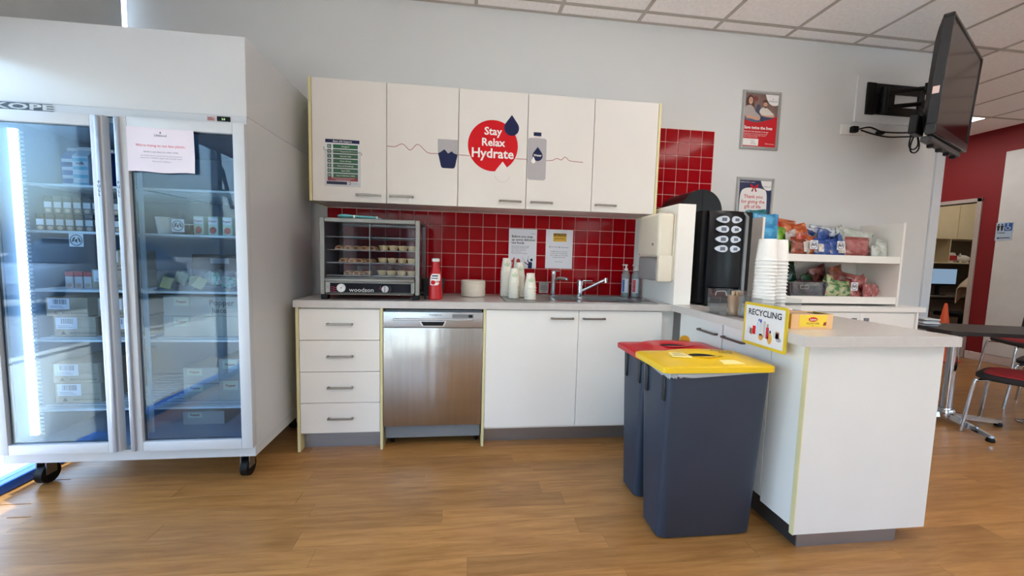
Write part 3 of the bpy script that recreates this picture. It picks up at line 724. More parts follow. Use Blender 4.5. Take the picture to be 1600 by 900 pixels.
for (a, b, hinge) in ((-1.19, -.664, 0), (-.618, -.067, 1)):
    fr = B(); z0_, z1_ = .212, 1.795; st_ = .052
    bx(fr, a, a + st_, DF, FYF - .007, z0_, z1_, .004, 2); bx(fr, b - st_, b, DF, FYF - .007, z0_, z1_, .004, 2)
    bx(fr, a + st_, b - st_, DF, FYF - .007, z0_, z0_ + .048, .004, 2); bx(fr, a + st_, b - st_, DF, FYF - .007, z1_ - .05, z1_, .004, 2)
    d = t.part('door', fr, FRAMEW)
    t.part('glass', bx(B(), a + st_ - .004, b - st_ + .004, DF + .014, DF + .018, z0_ + .045, z1_ - .047), GLASS_F, d)
    gk = B(); ga, gb, gz0, gz1 = a + st_ - .002, b - st_ + .002, z0_ + .046, z1_ - .048
    bx(gk, ga, ga + .007, DF + .0185, DF + .026, gz0, gz1); bx(gk, gb - .007, gb, DF + .0185, DF + .026, gz0, gz1); bx(gk, ga, gb, DF + .0185, DF + .026, gz0, gz0 + .007); bx(gk, ga, gb, DF + .0185, DF + .026, gz1 - .007, gz1)
    t.part('gasket', gk, M('gasket_dark', (46, 60, 74), .5), d)
    hxx = (b - .026) if hinge == 0 else (a + .008)
    g = B(); bx(g, hxx, hxx + .018, DF - .012, DF + .002, z0_ + .005, z1_ - .005, .004, 2)
    t.part('handle', g, M('handle_channel', (172, 178, 190), .3, .4), d)
    pl_ = Pl((0, DF - .0122, 0)); lt = B(); xc = hxx + .009
    for k, ch in enumerate('PULL'): text(lt, pl_, ch, xc, 1.487 - k * .0185, .019, 'CENTER', bold=.02)
    t.part('lettering', lt, BLACKPR, d)
pf = Pl((0, FYF - .0062, 0))
bdg = B(); bx(bdg, -1.19, -.892, FYF - .009, FYF - .0055, 1.804, 1.836)
o = t.part('badge', bdg, M('badge_navy', (36, 40, 52), .4))
t.part('lettering', text(B(), Pl((0, FYF - .0092, 0)), 'SKOPE', -1.180, 1.8085, .034, sx=2.95, bold=.03), M('badge_letter', (196, 198, 196), .4), o)
o = t.part('controller', bx(B(), -.204, -.146, FYF - .010, FYF - .0055, 1.809, 1.831, .001), BLACKG)
t.part('digits', text(B(), Pl((0, FYF - .0102, 0)), '3.0', -.175, 1.814, .013, 'CENTER'), emit('green_digits', (190, 240, 170), 1.2), o)
o = t.part('warning_label', bx(B(), -.248, -.213, FYF - .0068, FYF - .0058, 1.810, 1.828), M('pink_label', (206, 150, 150), .5))
lt = B()
for k in range(3): bx(lt, -.245, -.217 - .004 * k, FYF - .0072, FYF - .0068, 1.8135 + k * .0045, 1.8155 + k * .0045)
t.part('lettering', lt, BLACKPR, o)
for (cx_, cy_) in ((-.165, -.775), (-1.115, -.775), (-.165, -.2), (-1.115, -.2)):
    cs = B(); bx(cs, cx_ - .028, cx_ + .028, cy_ - .035, cy_ + .035, .138, .15, .002); bx(cs, cx_ - .024, cx_ - .019, cy_ - .02, cy_ + .03, .05, .14); bx(cs, cx_ + .019, cx_ + .024, cy_ - .02, cy_ + .03, .05, .14)
    o = t.part('castor', cs, NICKEL)
    t.part('wheel', cyl(B(), (cx_ - .017, cy_ + .008, .05), (cx_ + .017, cy_ + .008, .05), .049, seg=24), BLACK, o)
# notice on the right door
NP = Pl((0, DF - .0008, 0))
t = Thing('door_notice', 'pinkish white paper notice taped on the right fridge door', 'notice', (-.425, DF, 1.55))
nb = B(); sp = []
for k in range(9):
    u = k / 8; sp.append((-.566 + .281 * u, 1.5505 + .003 * math.sin(u * 9)))
prism(nb, NP, sp + [(-.283, 1.63), (-.284, 1.70), (-.285, 1.746), (-.566, 1.751)], 0, .0008)
sheet = t.part('sheet', nb, M('notice_paper', (222, 212, 222), .6, noise=.02))
lt = B(); text(lt, NP, "We're trying to use less plastic.", -.425, 1.665, .0165, 'CENTER', w1=.0011, bold=.008)
t.part('lettering', lt, M('pink_red_print', (206, 80, 100), .5), sheet)
lt = B(); text(lt, NP, 'Lifeblood', -.425, 1.712, .014, 'CENTER', w1=.0011, bold=.02); prism(lt, NP, drop(-.425, 1.735, 1.725, .007), .0008, .0011)
text(lt, NP, 'Ask for a cup when you order a drink.', -.425, 1.639, .0095, 'CENTER', w1=.0011, bold=.01)
text(lt, NP, 'Our drinks come in cartons that can be recycled here', -.425, 1.622, .008, 'CENTER', w1=.0011)
text(lt, NP, 'and we have switched to paper cups and paper straws', -.425, 1.612, .008, 'CENTER', w1=.0011)
text(lt, NP, 'Thank you for helping us', -.425, 1.597, .008, 'CENTER', w1=.0011)
t.part('lettering', lt, M('grey_ink', (96, 96, 110), .5), sheet)

# ---- fridge contents
def carton(name, label, cat, x0, x1, y0, y1, z0, h, mat, group=None, lbl=None, lettering=None, top=None):
    t = Thing(name, label, cat, ((x0 + x1) / 2, (y0 + y1) / 2, z0), group)
    t.part('box', bx(B(), x0, x1, y0, y1, z0 + .0005, z0 + h, .002), mat)
    if name == 'cardboard_box':
        fp_ = Pl((0, y0 - .0002, 0)); sm = B(); bx(sm, x0 + .004, x1 - .004, y0 - .001, y0 + .0005, z0 + h * .45, z0 + h * .462)
        t.part('flap_seam', sm, M('card_seam', (120, 106, 90), .8))
        w = x1 - x0
        o = t.part('label', prism(B(), fp_, rect(x0 + .01, z0 + h * .38, x0 + .01 + w * .52, z0 + h * .95), .0, .0012), PAPER)
        br = B(); r_ = random.Random(int(x0 * 1000) + int(z0 * 77))
        xx = x0 + .035
        while xx < x0 + w * .48:
            ww = r_.choice((.002, .003, .005)); prism(br, fp_, rect(xx, z0 + h * .64, xx + ww, z0 + h * .9), .0012, .0016); xx += ww + r_.choice((.002, .004))
        for k in range(2): prism(br, fp_, rect(x0 + .02, z0 + h * (.45 + .08 * k), x0 + w * (.45 - .06 * k), z0 + h * (.475 + .08 * k)), .0012, .0016)
        t.part('barcode', br, M('barcode_grey', (128, 128, 136), .6), o)
        pr = B(); text(pr, fp_, 'MADE IN AUSTRALIA', x0 + w * .38, z0 + h * .14, .013, bold=.02); prism(pr, fp_, [(x0 + .03, z0 + h * .1), (x0 + .055, z0 + h * .1), (x0 + .0425, z0 + h * .28)], 0, .0005)
        t.part('printing', pr, M('card_ink', (92, 82, 72), .7))
    return t
g4 = 'brown cardboard boxes stacked in the left fridge bay'
carton('cardboard_box', 'cardboard box with a barcode label, upper left one on the fourth shelf', 'box', -1.135, -.945, -.70, -.46, .736 + .104, .098, CARD, g4)
carton('cardboard_box', 'cardboard box with a barcode label, lower left one on the fourth shelf', 'box', -1.105, -.915, -.70, -.46, .736, .1035, CARD, g4)
carton('cardboard_box', 'cardboard box beside the door edge, upper right one on the fourth shelf', 'box', -.90, -.70, -.70, -.46, .736 + .104, .098, CARD, g4)
carton('cardboard_box', 'cardboard box beside the door edge, lower right one on the fourth shelf', 'box', -.885, -.69, -.70, -.46, .736, .1035, CARD, g4)
carton('cardboard_box', 'cardboard box with a label, upper one of two on the lowest left shelf', 'box', -1.125, -.915, -.70, -.32, .384 + .108, .104, CARD, g4)
carton('cardboard_box', 'cardboard box with a label, lower one of two on the lowest left shelf', 'box', -1.118, -.908, -.70, -.36, .384, .1075, CARD, g4)
carton('cardboard_box', 'small labelled cardboard box, lower one by the red packs in the left fridge bay', 'box', -.91, -.74, -.71, -.52, .985, .1, CARD, g4)
carton('cardboard_box', 'small labelled cardboard box on top, beside the red packs in the left fridge bay', 'box', -.88, -.73, -.70, -.54, .985 + .1005, .1, CARD, g4)
# milk cartons on the top left shelf
MB_, ML_ = M('milk_blue', (46, 112, 186), .4), M('milk_pale', (190, 216, 230), .4)
for k, (mx, mt, lab) in enumerate(((-1.085, MB_, 'blue milk carton at the left of three'), (-1.008, ML_, 'pale blue striped milk carton in the middle of three'), (-.935, M('milk_navy', (38, 66, 140), .4), 'dark blue milk carton at the right of three'))):
    y0 = -.62 + (.03 if k != 1 else 0); h = .17; a = .036
    t = Thing('milk_carton', lab + ' on the top fridge shelf', 'milk carton', (mx, y0 + .04, 1.494), 'milk cartons on the top left fridge shelf')
    mb = B(); rings(mb, [[(mx - a, y0, z_), (mx + a, y0, z_), (mx + a, y0 + .072, z_), (mx - a, y0 + .072, z_)] for z_ in (1.4945, 1.494 + h)] + [[(mx - a, y0 + .034, 1.494 + h + .035), (mx + a, y0 + .034, 1.494 + h + .035), (mx + a, y0 + .038, 1.494 + h + .035), (mx - a, y0 + .038, 1.494 + h + .035)]])
    t.part('carton', mb, mt)
    t.part('gable_seam', bx(B(), mx - a, mx + a, y0 + .033, y0 + .039, 1.494 + h + .035, 1.494 + h + .052), WHITEP)
    pp = Pl((0, y0 - .0003, 0)); st = B()
    for q in range(4): prism(st, pp, rect(mx - a + .002, 1.51 + q * .042, mx + a - .002, 1.527 + q * .042), 0, .0006)
    t.part('stripe', st, M('milk_stripe', (96, 186, 214), .4) if k == 1 else M('milk_white', (224, 232, 238), .4))
    t.part('lettering', text(B(), pp, 'milk', mx, 1.62, .022, 'CENTER', w0=.001, w1=.0012, bold=.02), NAVY)
# flavoured milk minis
def mini(x, y0, z0, lab, grp, capm, bodm):
    t = Thing('flavoured_milk', lab, 'drink carton', (x, y0 + .02, z0), grp)
    t.part('carton', bx(B(), x - .0185, x + .0185, y0, y0 + .04, z0 + .0005, z0 + .062, .002), bodm)
    t.part('cap_band', bx(B(), x - .019, x + .019, y0 - .0005, y0 + .0405, z0 + .0625, z0 + .086, .002), capm)
    pp = Pl((0, y0 - .0004, 0)); o = t.part('label', prism(B(), pp, rect(x - .016, z0 + .03, x + .016, z0 + .058), 0, .0006), M('mini_label', (206, 208, 212), .5))
    t.part('picture', prism(B(), pp, disc(x, z0 + .016, .012, .01, 12), 0, .0006), M('coffee_tan', (196, 170, 146), .5))
    return t
capd = M('mini_cap', (18, 15, 18), .4); bodm = M('mini_body', (112, 106, 106), .5)
m0 = mini(-1.105, -.73, 1.271, 'small dark-topped flavoured milk carton in the lower tier of the second left fridge shelf', 'dark-topped milk cartons, lower tier', capd, bodm)
for k in range(0, 9):
    o = m0.e if k == 0 else dup(m0.e, (-1.105 + k * .043, m0.loc.y, 1.271))
    o['label'] = f'{ORD[k]} dark-topped milk carton from the left, lower tier of the second left fridge shelf'
m1 = mini(-1.085, -.71, 1.271 + .0875, 'small dark-topped flavoured milk carton in the upper tier of the second left fridge shelf', 'dark-topped milk cartons, upper tier', capd, bodm)
for k in range(0, 8):
    o = m1.e if k == 0 else dup(m1.e, (-1.085 + k * .043, m1.loc.y, m1.loc.z))
    o['label'] = f'{ORD[k]} dark-topped milk carton from the left, upper tier of the second left fridge shelf'
capr = M('red_cap', (186, 30, 44), .4); bodr = M('red_body', (214, 196, 196), .5)
m2 = mini(-1.022, -.70, .985, 'red-topped small drink carton beside the cardboard boxes in the left fridge bay', 'red-topped drink cartons', capr, bodr)
for k in range(0, 3):
    o = m2.e if k == 0 else dup(m2.e, (-1.022 + k * .042, m2.loc.y, .985))
    o['label'] = f'{ORD[k]} red-topped drink carton from the left, beside the cardboard boxes in the fridge'
def card_sign(name_label, plo, u0, v0, w, h, tilt=0):
    t = Thing('shelf_card', name_label, 'sign', plo.p(u0 + w / 2, v0, 0))
    sl = Pl(plo.o, plo.u, plo.v)
    c = t.part('card', prism(B(), sl, rect(u0, v0, u0 + w, v0 + h), 0, .001), PAPER)
    cx, cy, r = u0 + w / 2, v0 + h / 2, min(w, h) * .44
    rg = B(); ci = disc(cx, cy, r, n=28); rings(rg, [[sl.p(a + (cx - a) * f, b + (cy - b) * f, .0013) for a, b in ci] for f in (0, .14)], False, False)
    t.part('ring', rg, BLACKPR, c)
    bl_ = B()
    prism(bl_, sl, [(cx - r * .75, cy - r * .25), (cx - r * .5, cy + r * .45), (cx - r * .1, cy + r * .6), (cx - r * .3, cy + r * .05), (cx - r * .45, cy - r * .3)], .001, .0014)
    prism(bl_, sl, [(cx + r * .75, cy - r * .25), (cx + r * .5, cy + r * .45), (cx + r * .15, cy + r * .55), (cx + r * .35, cy + r * .1), (cx + r * .5, cy - r * .35)], .001, .0014)
    prism(bl_, sl, [(cx - r * .3, cy - r * .1), (cx + r * .05, cy + r * .3), (cx + r * .25, cy + r * .05), (cx + r * .1, cy - r * .1), (cx + r * .25, cy - r * .45), (cx - r * .05, cy - r * .35)], .001, .0014)
    t.part('emblem', bl_, BLACKPR, c)
    return t
card_sign('square white card with a round black emblem hanging below the milk shelf', Pl((0, -.7865, 0)), -.932, 1.198, .062, .062)
card_sign('square white card with a round black emblem on the right fridge shelf of cups', Pl((0, -.7865, 0)), -.476, 1.283, .058, .064)
# right bay: cups, tubs, popper juices, trays, boxes
def popper(x, y0, z0, lab, grp, mat):
    t = Thing('juice_carton', lab, 'drink carton', (x, y0 + .02, z0), grp)
    t.part('carton', bx(B(), x - .024, x + .024, y0, y0 + .04, z0 + .0005, z0 + .098, .002), mat)
    pp = Pl((0, y0 - .0004, 0)); o = t.part('label', prism(B(), pp, rect(x - .021, z0 + .058, x + .021, z0 + .092), 0, .0006), PAPER)
    t.part('lettering', text(B(), pp, 'Popper', x, z0 + .07, .013, 'CENTER', w1=.0009, bold=.02), CRIMPR, o)
    t.part('picture', prism(B(), pp, disc(x, z0 + .028, .016, .018, 14), 0, .0006), M('berry_red', (196, 44, 52), .5))
    return t
jg = M('juice_green', (196, 214, 196), .5)
p0 = popper(-.382, -.74, 1.271, 'juice carton with berries, in the row right of the emblem card in the fridge', 'juice cartons on the second right fridge shelf', jg)
for k in range(4):
    o = p0.e if k == 0 else dup(p0.e, (-.382 + k * .068, p0.loc.y, 1.271))
    o['label'] = f'{ORD[k]} juice carton with berries from the left, second right fridge shelf'
t = Thing('tumbler', 'white plastic cup at the left of the second right fridge shelf', 'cup', (-.545, -.73, 1.271))
t.part('cup', lathe(B(), [(.028, 1.2715), (.038, 1.355), (.040, 1.358), (.036, 1.355), (.026, 1.276)], (-.545, -.73, 0), 24), CUPW)
for k in range(2):
    t = Thing('berry_pot', ['dark berry pot beside the white cup in the fridge', 'second dark berry pot, nearer the emblem card in the fridge'][k], 'pot', (-.495 + k * .045, -.65, 1.271))
    t.part('pot', lathe(B(), [(.02, 1.2715), (.024, 1.325)], (-.495 + k * .045, -.65, 0), 16), M('berry_dark', (70, 44, 54), .4))
    t.part('lid', lathe(B(), [(.025, 1.3255), (.025, 1.332)], (-.495 + k * .045, -.65, 0), 16), WHITEP)
t = Thing('dark_box', 'dark flat box at the back of the third right fridge shelf', 'box', (-.36, -.38, .985))
t.part('box', bx(B(), -.60, -.15, -.46, -.26, .9855, 1.17, .003), M('dark_card', (52, 54, 62), .6)); t.part('label', bx(B(), -.5, -.40, -.4612, -.4605, 1.12, 1.15), GREYPR)
TX0, TX1, TY0, TY1, TZ = -.575, -.155, -.76, -.52, .9855
def open_tray(t, x0, x1, y0, y1, z0, z1, mat, th=.003):
    bm = B(); bx(bm, x0, x1, y0, y1, z0, z0 + th); bx(bm, x0, x0 + th, y0, y1, z0 + th, z1); bx(bm, x1 - th, x1, y0, y1, z0 + th, z1); bx(bm, x0 + th, x1 - th, y0, y0 + th, z0 + th, z1); bx(bm, x0 + th, x1 - th, y1 - th, y1, z0 + th, z1)
    return t.part('walls', bm, mat)
t = Thing('clear_tray', 'clear plastic tub of wrapped cheese packs on the third right fridge shelf', 'tub', (-.365, -.64, TZ))
open_tray(t, TX0, TX1, TY0, TY1, TZ, TZ + .105, ACRYL)
rp = random.Random(5)
CH = [M('cheese_yellow', (214, 202, 130), .4, noise=.1), M('cracker_pale', (206, 200, 172), .4, noise=.1), packmat('snack_green', (44, 140, 84), (190, 214, 196), (190, 50, 60))]
for k in range(14):
    cx_, cz_ = -.545 + .026 * k, .0; yy = -.735 + (k % 3) * .06
    m_ = CH[2] if k in (8, 9, 10, 12) else CH[k % 2]
    pk = B(); bx(pk, -.024, .024, -.005, .005, -.03, .03, .003)
    me = mesh_from(pk, 'cheese_pack', m_, None)
    o = bpy.data.objects.new('cheese_pack', me); COL.objects.link(o); o.location = (cx_, yy, TZ + .04 + (k % 2) * .022); o.rotation_euler = (rp.uniform(-.5, .1), rp.uniform(-.6, .6), rp.uniform(-.3, .3))
    o['label'] = 'green wrapped cracker pack in the clear fridge tub' if m_ is CH[2] else ('yellow cheese pack in the clear fridge tub' if m_ is CH[0] else 'pale cracker pack in the clear fridge tub')
    o['category'] = 'snack pack'; o['group'] = ('green' if m_ is CH[2] else 'yellow' if m_ is CH[0] else 'pale') + ' packs in the fridge tub'
def juice_box(lab, x0, x1, y0, y1, z0, h, lettering=True):
    t = Thing('juice_box', lab, 'box', ((x0 + x1) / 2, (y0 + y1) / 2, z0), 'cardboard juice boxes in the right fridge bay')
    t.part('box', bx(B(), x0, x1, y0, y1, z0 + .0005, z0 + h, .002), M('juice_card', (190, 184, 174), .7, noise=.04))
    pp = Pl((0, y0 - .0003, 0)); w = x1 - x0
    o = t.part('label', prism(B(), pp, rect(x0 + w * .12, z0 + h * .52, x0 + w * .12 + min(.075, w * .6), z0 + h * .94), 0, .0008), M('label_cream', (214, 214, 190), .5))
    lt = B(); text(lt, pp, 'Popper', x0 + w * .12 + min(.0375, w * .3), z0 + h * .68, .017, 'CENTER', w1=.0012, bold=.02); t.part('lettering', lt, CRIMPR, o)
    if lettering:
        lt = B(); text(lt, pp, 'Popper', x0 + w * .52, z0 + h * .56, .042, bold=.012, w1=.0008); text(lt, pp, 'Juice', x0 + w * .55, z0 + h * .18, .038, bold=.012, w1=.0008)
        t.part('lettering', lt, M('juice_ink', (70, 64, 66), .6))
    return t
juice_box('cardboard juice box with Popper Juice printed large, on the fourth right fridge shelf', -.585, -.16, -.71, -.4, .736 + .112, .105)
juice_box('plain side cardboard juice box below the Popper Juice one', -.595, -.18, -.70, -.4, .736, .1115, False)
juice_box('cardboard juice box, top right on the lowest right fridge shelf', -.335, -.16, -.70, -.45, .384 + .117, .115, False)
juice_box('cardboard juice box, bottom right on the lowest right fridge shelf', -.335, -.16, -.70, -.45, .384, .1165, False)
juice_box('cardboard juice box, upper middle on the lowest right fridge shelf', -.525, -.345, -.68, -.45, .384 + .09, .088, False)
juice_box('cardboard juice box, lower middle on the lowest right fridge shelf', -.525, -.345, -.68, -.45, .384, .0895, False)
juice_box('cardboard juice box alone on the fridge floor', -.575, -.36, -.62, -.4, .22, .075, False)

# ================================================================== RECYCLING BINS
def superring(cx, cy, ax, ay, n, z, N=48):
    o = []
    for k in range(N):
        a = 2 * PI * (k + .5) / N; c, s_ = math.cos(a), math.sin(a)
        o.append((cx + ax * math.copysign(abs(c) ** (2 / n), c), cy + ay * math.copysign(abs(s_) ** (2 / n), s_), z))
    return o
BINP = M('bin_slate', (43, 54, 70), .42, noise=.06, scale=3)
def bin_(lab, x0, x1, y0, y1, zl, lidm, lidname, bot, hole, hole_r, linerm):
    """lid rectangle x0..x1, y0..y1 with its lower edge at zl; bot = bottom rectangle; hole = centre of the opening"""
    cx, cy, ax, ay = (x0 + x1) / 2, (y0 + y1) / 2, (x1 - x0) / 2, (y1 - y0) / 2
    bx_, by_, bax, bay = (bot[0] + bot[1]) / 2, (bot[2] + bot[3]) / 2, (bot[1] - bot[0]) / 2, (bot[3] - bot[2]) / 2
    t = Thing('recycling_bin', lab, 'bin', (bx_, by_, 0))
    tx, ty_, tax, tay = cx + .012, cy, ax - .022, ay - .014
    r = [superring(bx_, by_, bax - .012, bay - .01, 8, 0.0), superring(bx_, by_, bax, bay, 9, .010)]
    for f, k in ((.5, .5), (.93, .93), (1, 1.0)): r.append(superring(bx_ + (tx - bx_) * k, by_ + (ty_ - by_) * k, bax + (tax - bax) * k, bay + (tay - bay) * k, 10 + 4 * k, .01 + (zl - .012) * f))
    bm = B(); rings(bm, r); t.part('body', bm, BINP, sharp=45)
    xl = tx - tax
    for yy, h in ((y0 + .055, .105), (y1 - .075, .115)):
        t.part('grip_rib', bx(B(), xl - .006, xl + .012, yy - .012, yy + .012, zl - .025 - h, zl - .02, .003), M('rib_dark', (26, 30, 36), .5))
    lr = [superring(cx, cy, ax - .02, ay - .016, 14, zl), superring(cx, cy, ax, ay, 18, zl + .001), superring(cx, cy, ax, ay, 18, zl + .023), superring(cx, cy, ax - .006, ay - .006, 14, zl + .027),
          superring(cx, cy, ax - .045, ay - .028, 8, zl + .027), superring(cx + .01, cy + .030, ax - .085, ay - .068, 3.2, zl + .038), superring(cx + .012, cy + .034, ax - .105, ay - .072, 2.6, zl + .043), superring(hole[0], hole[1], hole_r * 1.14, hole_r * .84, 2, zl + .043), superring(hole[0], hole[1], hole_r, hole_r * .72, 2, zl + .038)]
    bm = B(); rings(bm, lr, True, False); l = t.part('lid', bm, lidm, label=lidname, sharp=50)
    bm = B(); rings(bm, [superring(hole[0], hole[1], hole_r, hole_r * .72, 2, zl + .0378), superring(hole[0], hole[1], hole_r * .985, hole_r * .71, 2, zl + .036), superring(hole[0], hole[1], hole_r * .98, hole_r * .705, 2, zl + .033)], False, False); t.part('hole_collar', bm, lidm, l)
    t.part('hole_shade', prism(B(), Pl((hole[0], hole[1], zl + .011), (1, 0, 0), (0, 1, 0)), disc(0, 0, hole_r * .99, hole_r * .712, 28), .0225, .023), M('bin_hole_shade', (8, 8, 9), .9), l)  # near-black disc below the rim, its colour standing in for shade inside
    rr = random.Random(int(cx * 999)); top = superring(tx, ty_, tax + .006, tay + .005, 12, zl - .001, 96); bot_ = []
    for k, p in enumerate(top):
        ext = .026 * max(0, min(1, 1.1 - (p[0] - x0) / (ax * 1.5))) if p[1] < cy else .006
        bot_.append((p[0] + (p[0] - cx) * .012, p[1] + (p[1] - cy) * .03, zl - .003 - ext * rr.uniform(.45, 1.0)))
    mid = [((a[0] + b[0]) / 2 + (a[0] - cx) * rr.uniform(.0, .02), (a[1] + b[1]) / 2 + (a[1] - cy) * rr.uniform(.01, .05), (a[2] + b[2]) / 2) for a, b in zip(top, bot_)]
    bm = B(); rings(bm, [top, mid, bot_], False, False); t.part('bin_liner', bm, linerm, sharp=70)
    return t, l
YELL = M('yellow_lid', (232, 190, 24), .33, noise=.02); REDL = M('red_lid', (190, 14, 28), .3, noise=.02)
ty, ly = bin_('slate grey recycling bin with a yellow lid, nearest the camera', 1.77, 2.266, -1.487, -1.205, .755, YELL, 'yellow lid', (1.822, 2.256, -1.424, -1.258), (2.022, -1.345), .066, glass('clear_liner', (216, 220, 218), .1, .2, .4))
tr, lr_ = bin_('slate grey bin with a red lid, behind the yellow one', 1.803, 2.30, -1.19, -.908, .731, REDL, 'red lid', (1.845, 2.28, -1.135, -.968), (2.05, -1.05), .07, M('black_liner', (34, 36, 38), .25))
pale = M('pale_lid_patch', (244, 226, 150), .4)
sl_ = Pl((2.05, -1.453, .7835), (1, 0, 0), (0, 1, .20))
ty.part('sticker', prism(B(), sl_, [(0, 0), (.095, -.002), (.066, .036), (0, .034)], -.0005, .002), pale, ly)  # pale yellow parallelogram at the front of the lid, lighter than the lid
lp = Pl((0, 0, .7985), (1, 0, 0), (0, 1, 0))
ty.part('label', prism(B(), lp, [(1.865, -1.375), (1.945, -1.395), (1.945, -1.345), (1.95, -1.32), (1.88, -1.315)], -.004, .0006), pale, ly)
lt = B()
for k in range(3): prism(lt, lp, rect(1.875 + .006 * k, -1.372 + k * .018, 1.93 - .004 * k, -1.369 + k * .018), .0006, .001)
text(lt, Pl((2.10, -1.285, .7985), (1, -.45, 0), (.45, 1, 0)), 'BOTTLES', 0, 0, .022, w1=.0008, bold=.03)
text(lt, Pl((2.115, -1.32, .7985), (1, -.55, 0), (.55, 1, 0)), 'CANS', .0, 0, .022, w1=.0008, bold=.03)
ty.part('lettering', lt, BLACKPR, ly)
tr.part('lid_tab', prism(B(), Pl((2.19, -.918, .765)), disc(0, 0, .030, .030, 20), 0, .008), M('tab_yellow', (206, 160, 40), .5), label='yellow round tab behind the red lid')

# ================================================================== RECYCLING SIGN on the peninsula edge
SP = Pl((2.309, -1.2225, .826), (0, -1, 0), (0, 0, 1))
t = Thing('recycling_sign', 'white RECYCLING sign with a yellow border on the peninsula edge', 'sign', (2.305, -1.35, .826))
bd = t.part('board', prism(B(), SP, rrect(0, 0, .252, .196, .008), -.0005, .005), M('sign_yellow', (214, 186, 46), .4))
pn = t.part('panel', prism(B(), SP, rect(.013, .013, .239, .184), .005, .0056), M('sign_white', (226, 226, 230), .4, noise=.01))
t.part('lettering', text(B(), SP, 'RECYCLING', .126, .142, .038, 'CENTER', w1=.0062, bold=.022, sx=.96), BLACKPR, pn)
def pic(name, pts, m, lab=None): t.part(name, prism(B(), SP, pts, .0056, .0062), m, pn, label=lab)
w_ = M('pic_pale', (206, 208, 212), .5); br = M('pic_tan', (190, 130, 100), .5)
pic('picture_jar', rect(.030, .052, .052, .084), w_); pic('picture_cup', [(.046, .052), (.060, .048), (.064, .078), (.046, .078)], br)
pic('picture_can', rrect(.062, .053, .080, .092, .003), REDP); pic('picture_bottle', rrect(.083, .052, .097, .10, .005), M('pic_clear', (196, 210, 222), .5)); pic('picture_bottle_neck', rect(.087, .10, .093, .112), M('pic_clear2', (170, 190, 214), .5))
pic('picture_milk', rrect(.100, .054, .120, .112, .004), w_); pic('picture_cap', rect(.094, .116, .100, .128), M('pic_blue', (56, 84, 160), .5)); pic('picture_cap', rect(.104, .112, .114, .127), MATS['pic_blue'])
pic('picture_carton', rrect(.124, .048, .138, .122, .003), M('pic_grey', (194, 190, 186), .5)); pic('picture_sauce', rrect(.142, .046, .158, .098, .004), M('pic_red2', (190, 36, 60), .5)); pic('picture_sauce_cap', rect(.146, .099, .154, .112), M('pic_olive', (150, 140, 120), .5))
pic('picture_orange', disc(.114, .048, .014, .015, 18), M('pic_orange', (224, 166, 84), .5)); pic('picture_syrup', disc(.165, .050, .013, .024, 18), MATS['pic_orange']); pic('picture_syrup_cap', rect(.162, .074, .170, .086), BLACKPR)
pic('picture_tub', rect(.184, .058, .212, .082), w_); pic('picture_tin', rect(.196, .058, .216, .088), br); pic('picture_foil', disc(.214, .054, .014, .009, 16), GREYPR)

# ================================================================== PIE WARMER
PX0, PX1, PY0, PY1 = .121, .700, -.505, -.13
t = Thing('pie_warmer', 'stainless steel countertop pie warmer with four wire shelves', 'pie warmer', (.41, -.32, WT1))
for xx in (PX0 + .004, PX1 - .044):
    for yy in (PY0 + .002, PY1 - .045): t.part('foot', bx(B(), xx, xx + .04, yy, yy + .04, WT1 + .0005, WT1 + .030, .003), BLACK)
zb = WT1 + .0305; cs = B()
bx(cs, PX0, PX0 + .028, PY0, PY0 + .03, zb, 1.407, .003); bx(cs, PX1 - .028, PX1, PY0, PY0 + .03, zb, 1.407, .003)
bx(cs, PX0 + .028, PX1 - .028, PY0, PY0 + .03, 1.381, 1.407, .003)
t.part('front_frame', cs, STEELW); cs = B(); bx(cs, PX0, PX0 + .028, PY1 - .03, PY1, zb, 1.407, .003); bx(cs, PX1 - .028, PX1, PY1 - .03, PY1, zb, 1.407, .003); bx(cs, PX0 + .028, PX1 - .028, PY1 - .03, PY1, 1.381, 1.407, .003)
t.part('back_frame', cs, STEELW)
t.part('roof', bx(B(), PX0 + .001, PX1 - .001, PY0 + .03, PY1 - .03, 1.395, 1.407), STEELW)
t.part('base_box', bx(B(), PX0 + .029, PX1 - .029, PY0 + .032, PY1 - .031, zb + .01, 1.045), STEELW)
t.part('side_panel', bx(B(), PX0 + .002, PX0 + .006, PY0 + .031, PY1 - .031, zb, 1.394), STEELW)
t.part('side_panel', bx(B(), PX1 - .006, PX1 - .002, PY0 + .031, PY1 - .031, zb, 1.394), GLASS_P)
t.part('door_rail', bx(B(), PX0 + .03, PX1 - .03, PY0 - .012, PY0 + .03, 1.030, 1.050, .004, 2), STEELW)
t.part('door_rail', bx(B(), PX0 + .035, PX1 - .035, PY0 - .004, PY0 + .02, 1.052, 1.058, .002), STEELW)
t.part('lower_lip', bx(B(), PX0 + .035, PX1 - .035, PY0 - .012, PY0 + .03, WT1 + .031, WT1 + .039, .003), STEELW)
t.part('fascia', bx(B(), PX0 + .029, PX1 - .029, PY0, PY0 + .031, WT1 + .040, 1.0295, .002), STEELW)
cp = t.part('control_panel', bx(B(), PX0 + .058, PX1 - .052, PY0 - .004, PY0 - .0005, WT1 + .044, 1.022, .001), M('panel_black', (16, 17, 26), .5, spec=.15))
wp = Pl((0, PY0 - .0042, 0)); dz = .993
dl = t.part('dial', cyl(B(), (.245, PY0 - .004, dz), (.245, PY0 - .014, dz), .0245, seg=32), M('dial_face', (226, 228, 230), .3))
nd = B(); prism(nd, Pl((0, PY0 - .0142, 0)), [(.2435, dz - .002), (.246, dz + .002), (.2585, dz + .0145), (.2595, dz + .0135)], 0, .001)
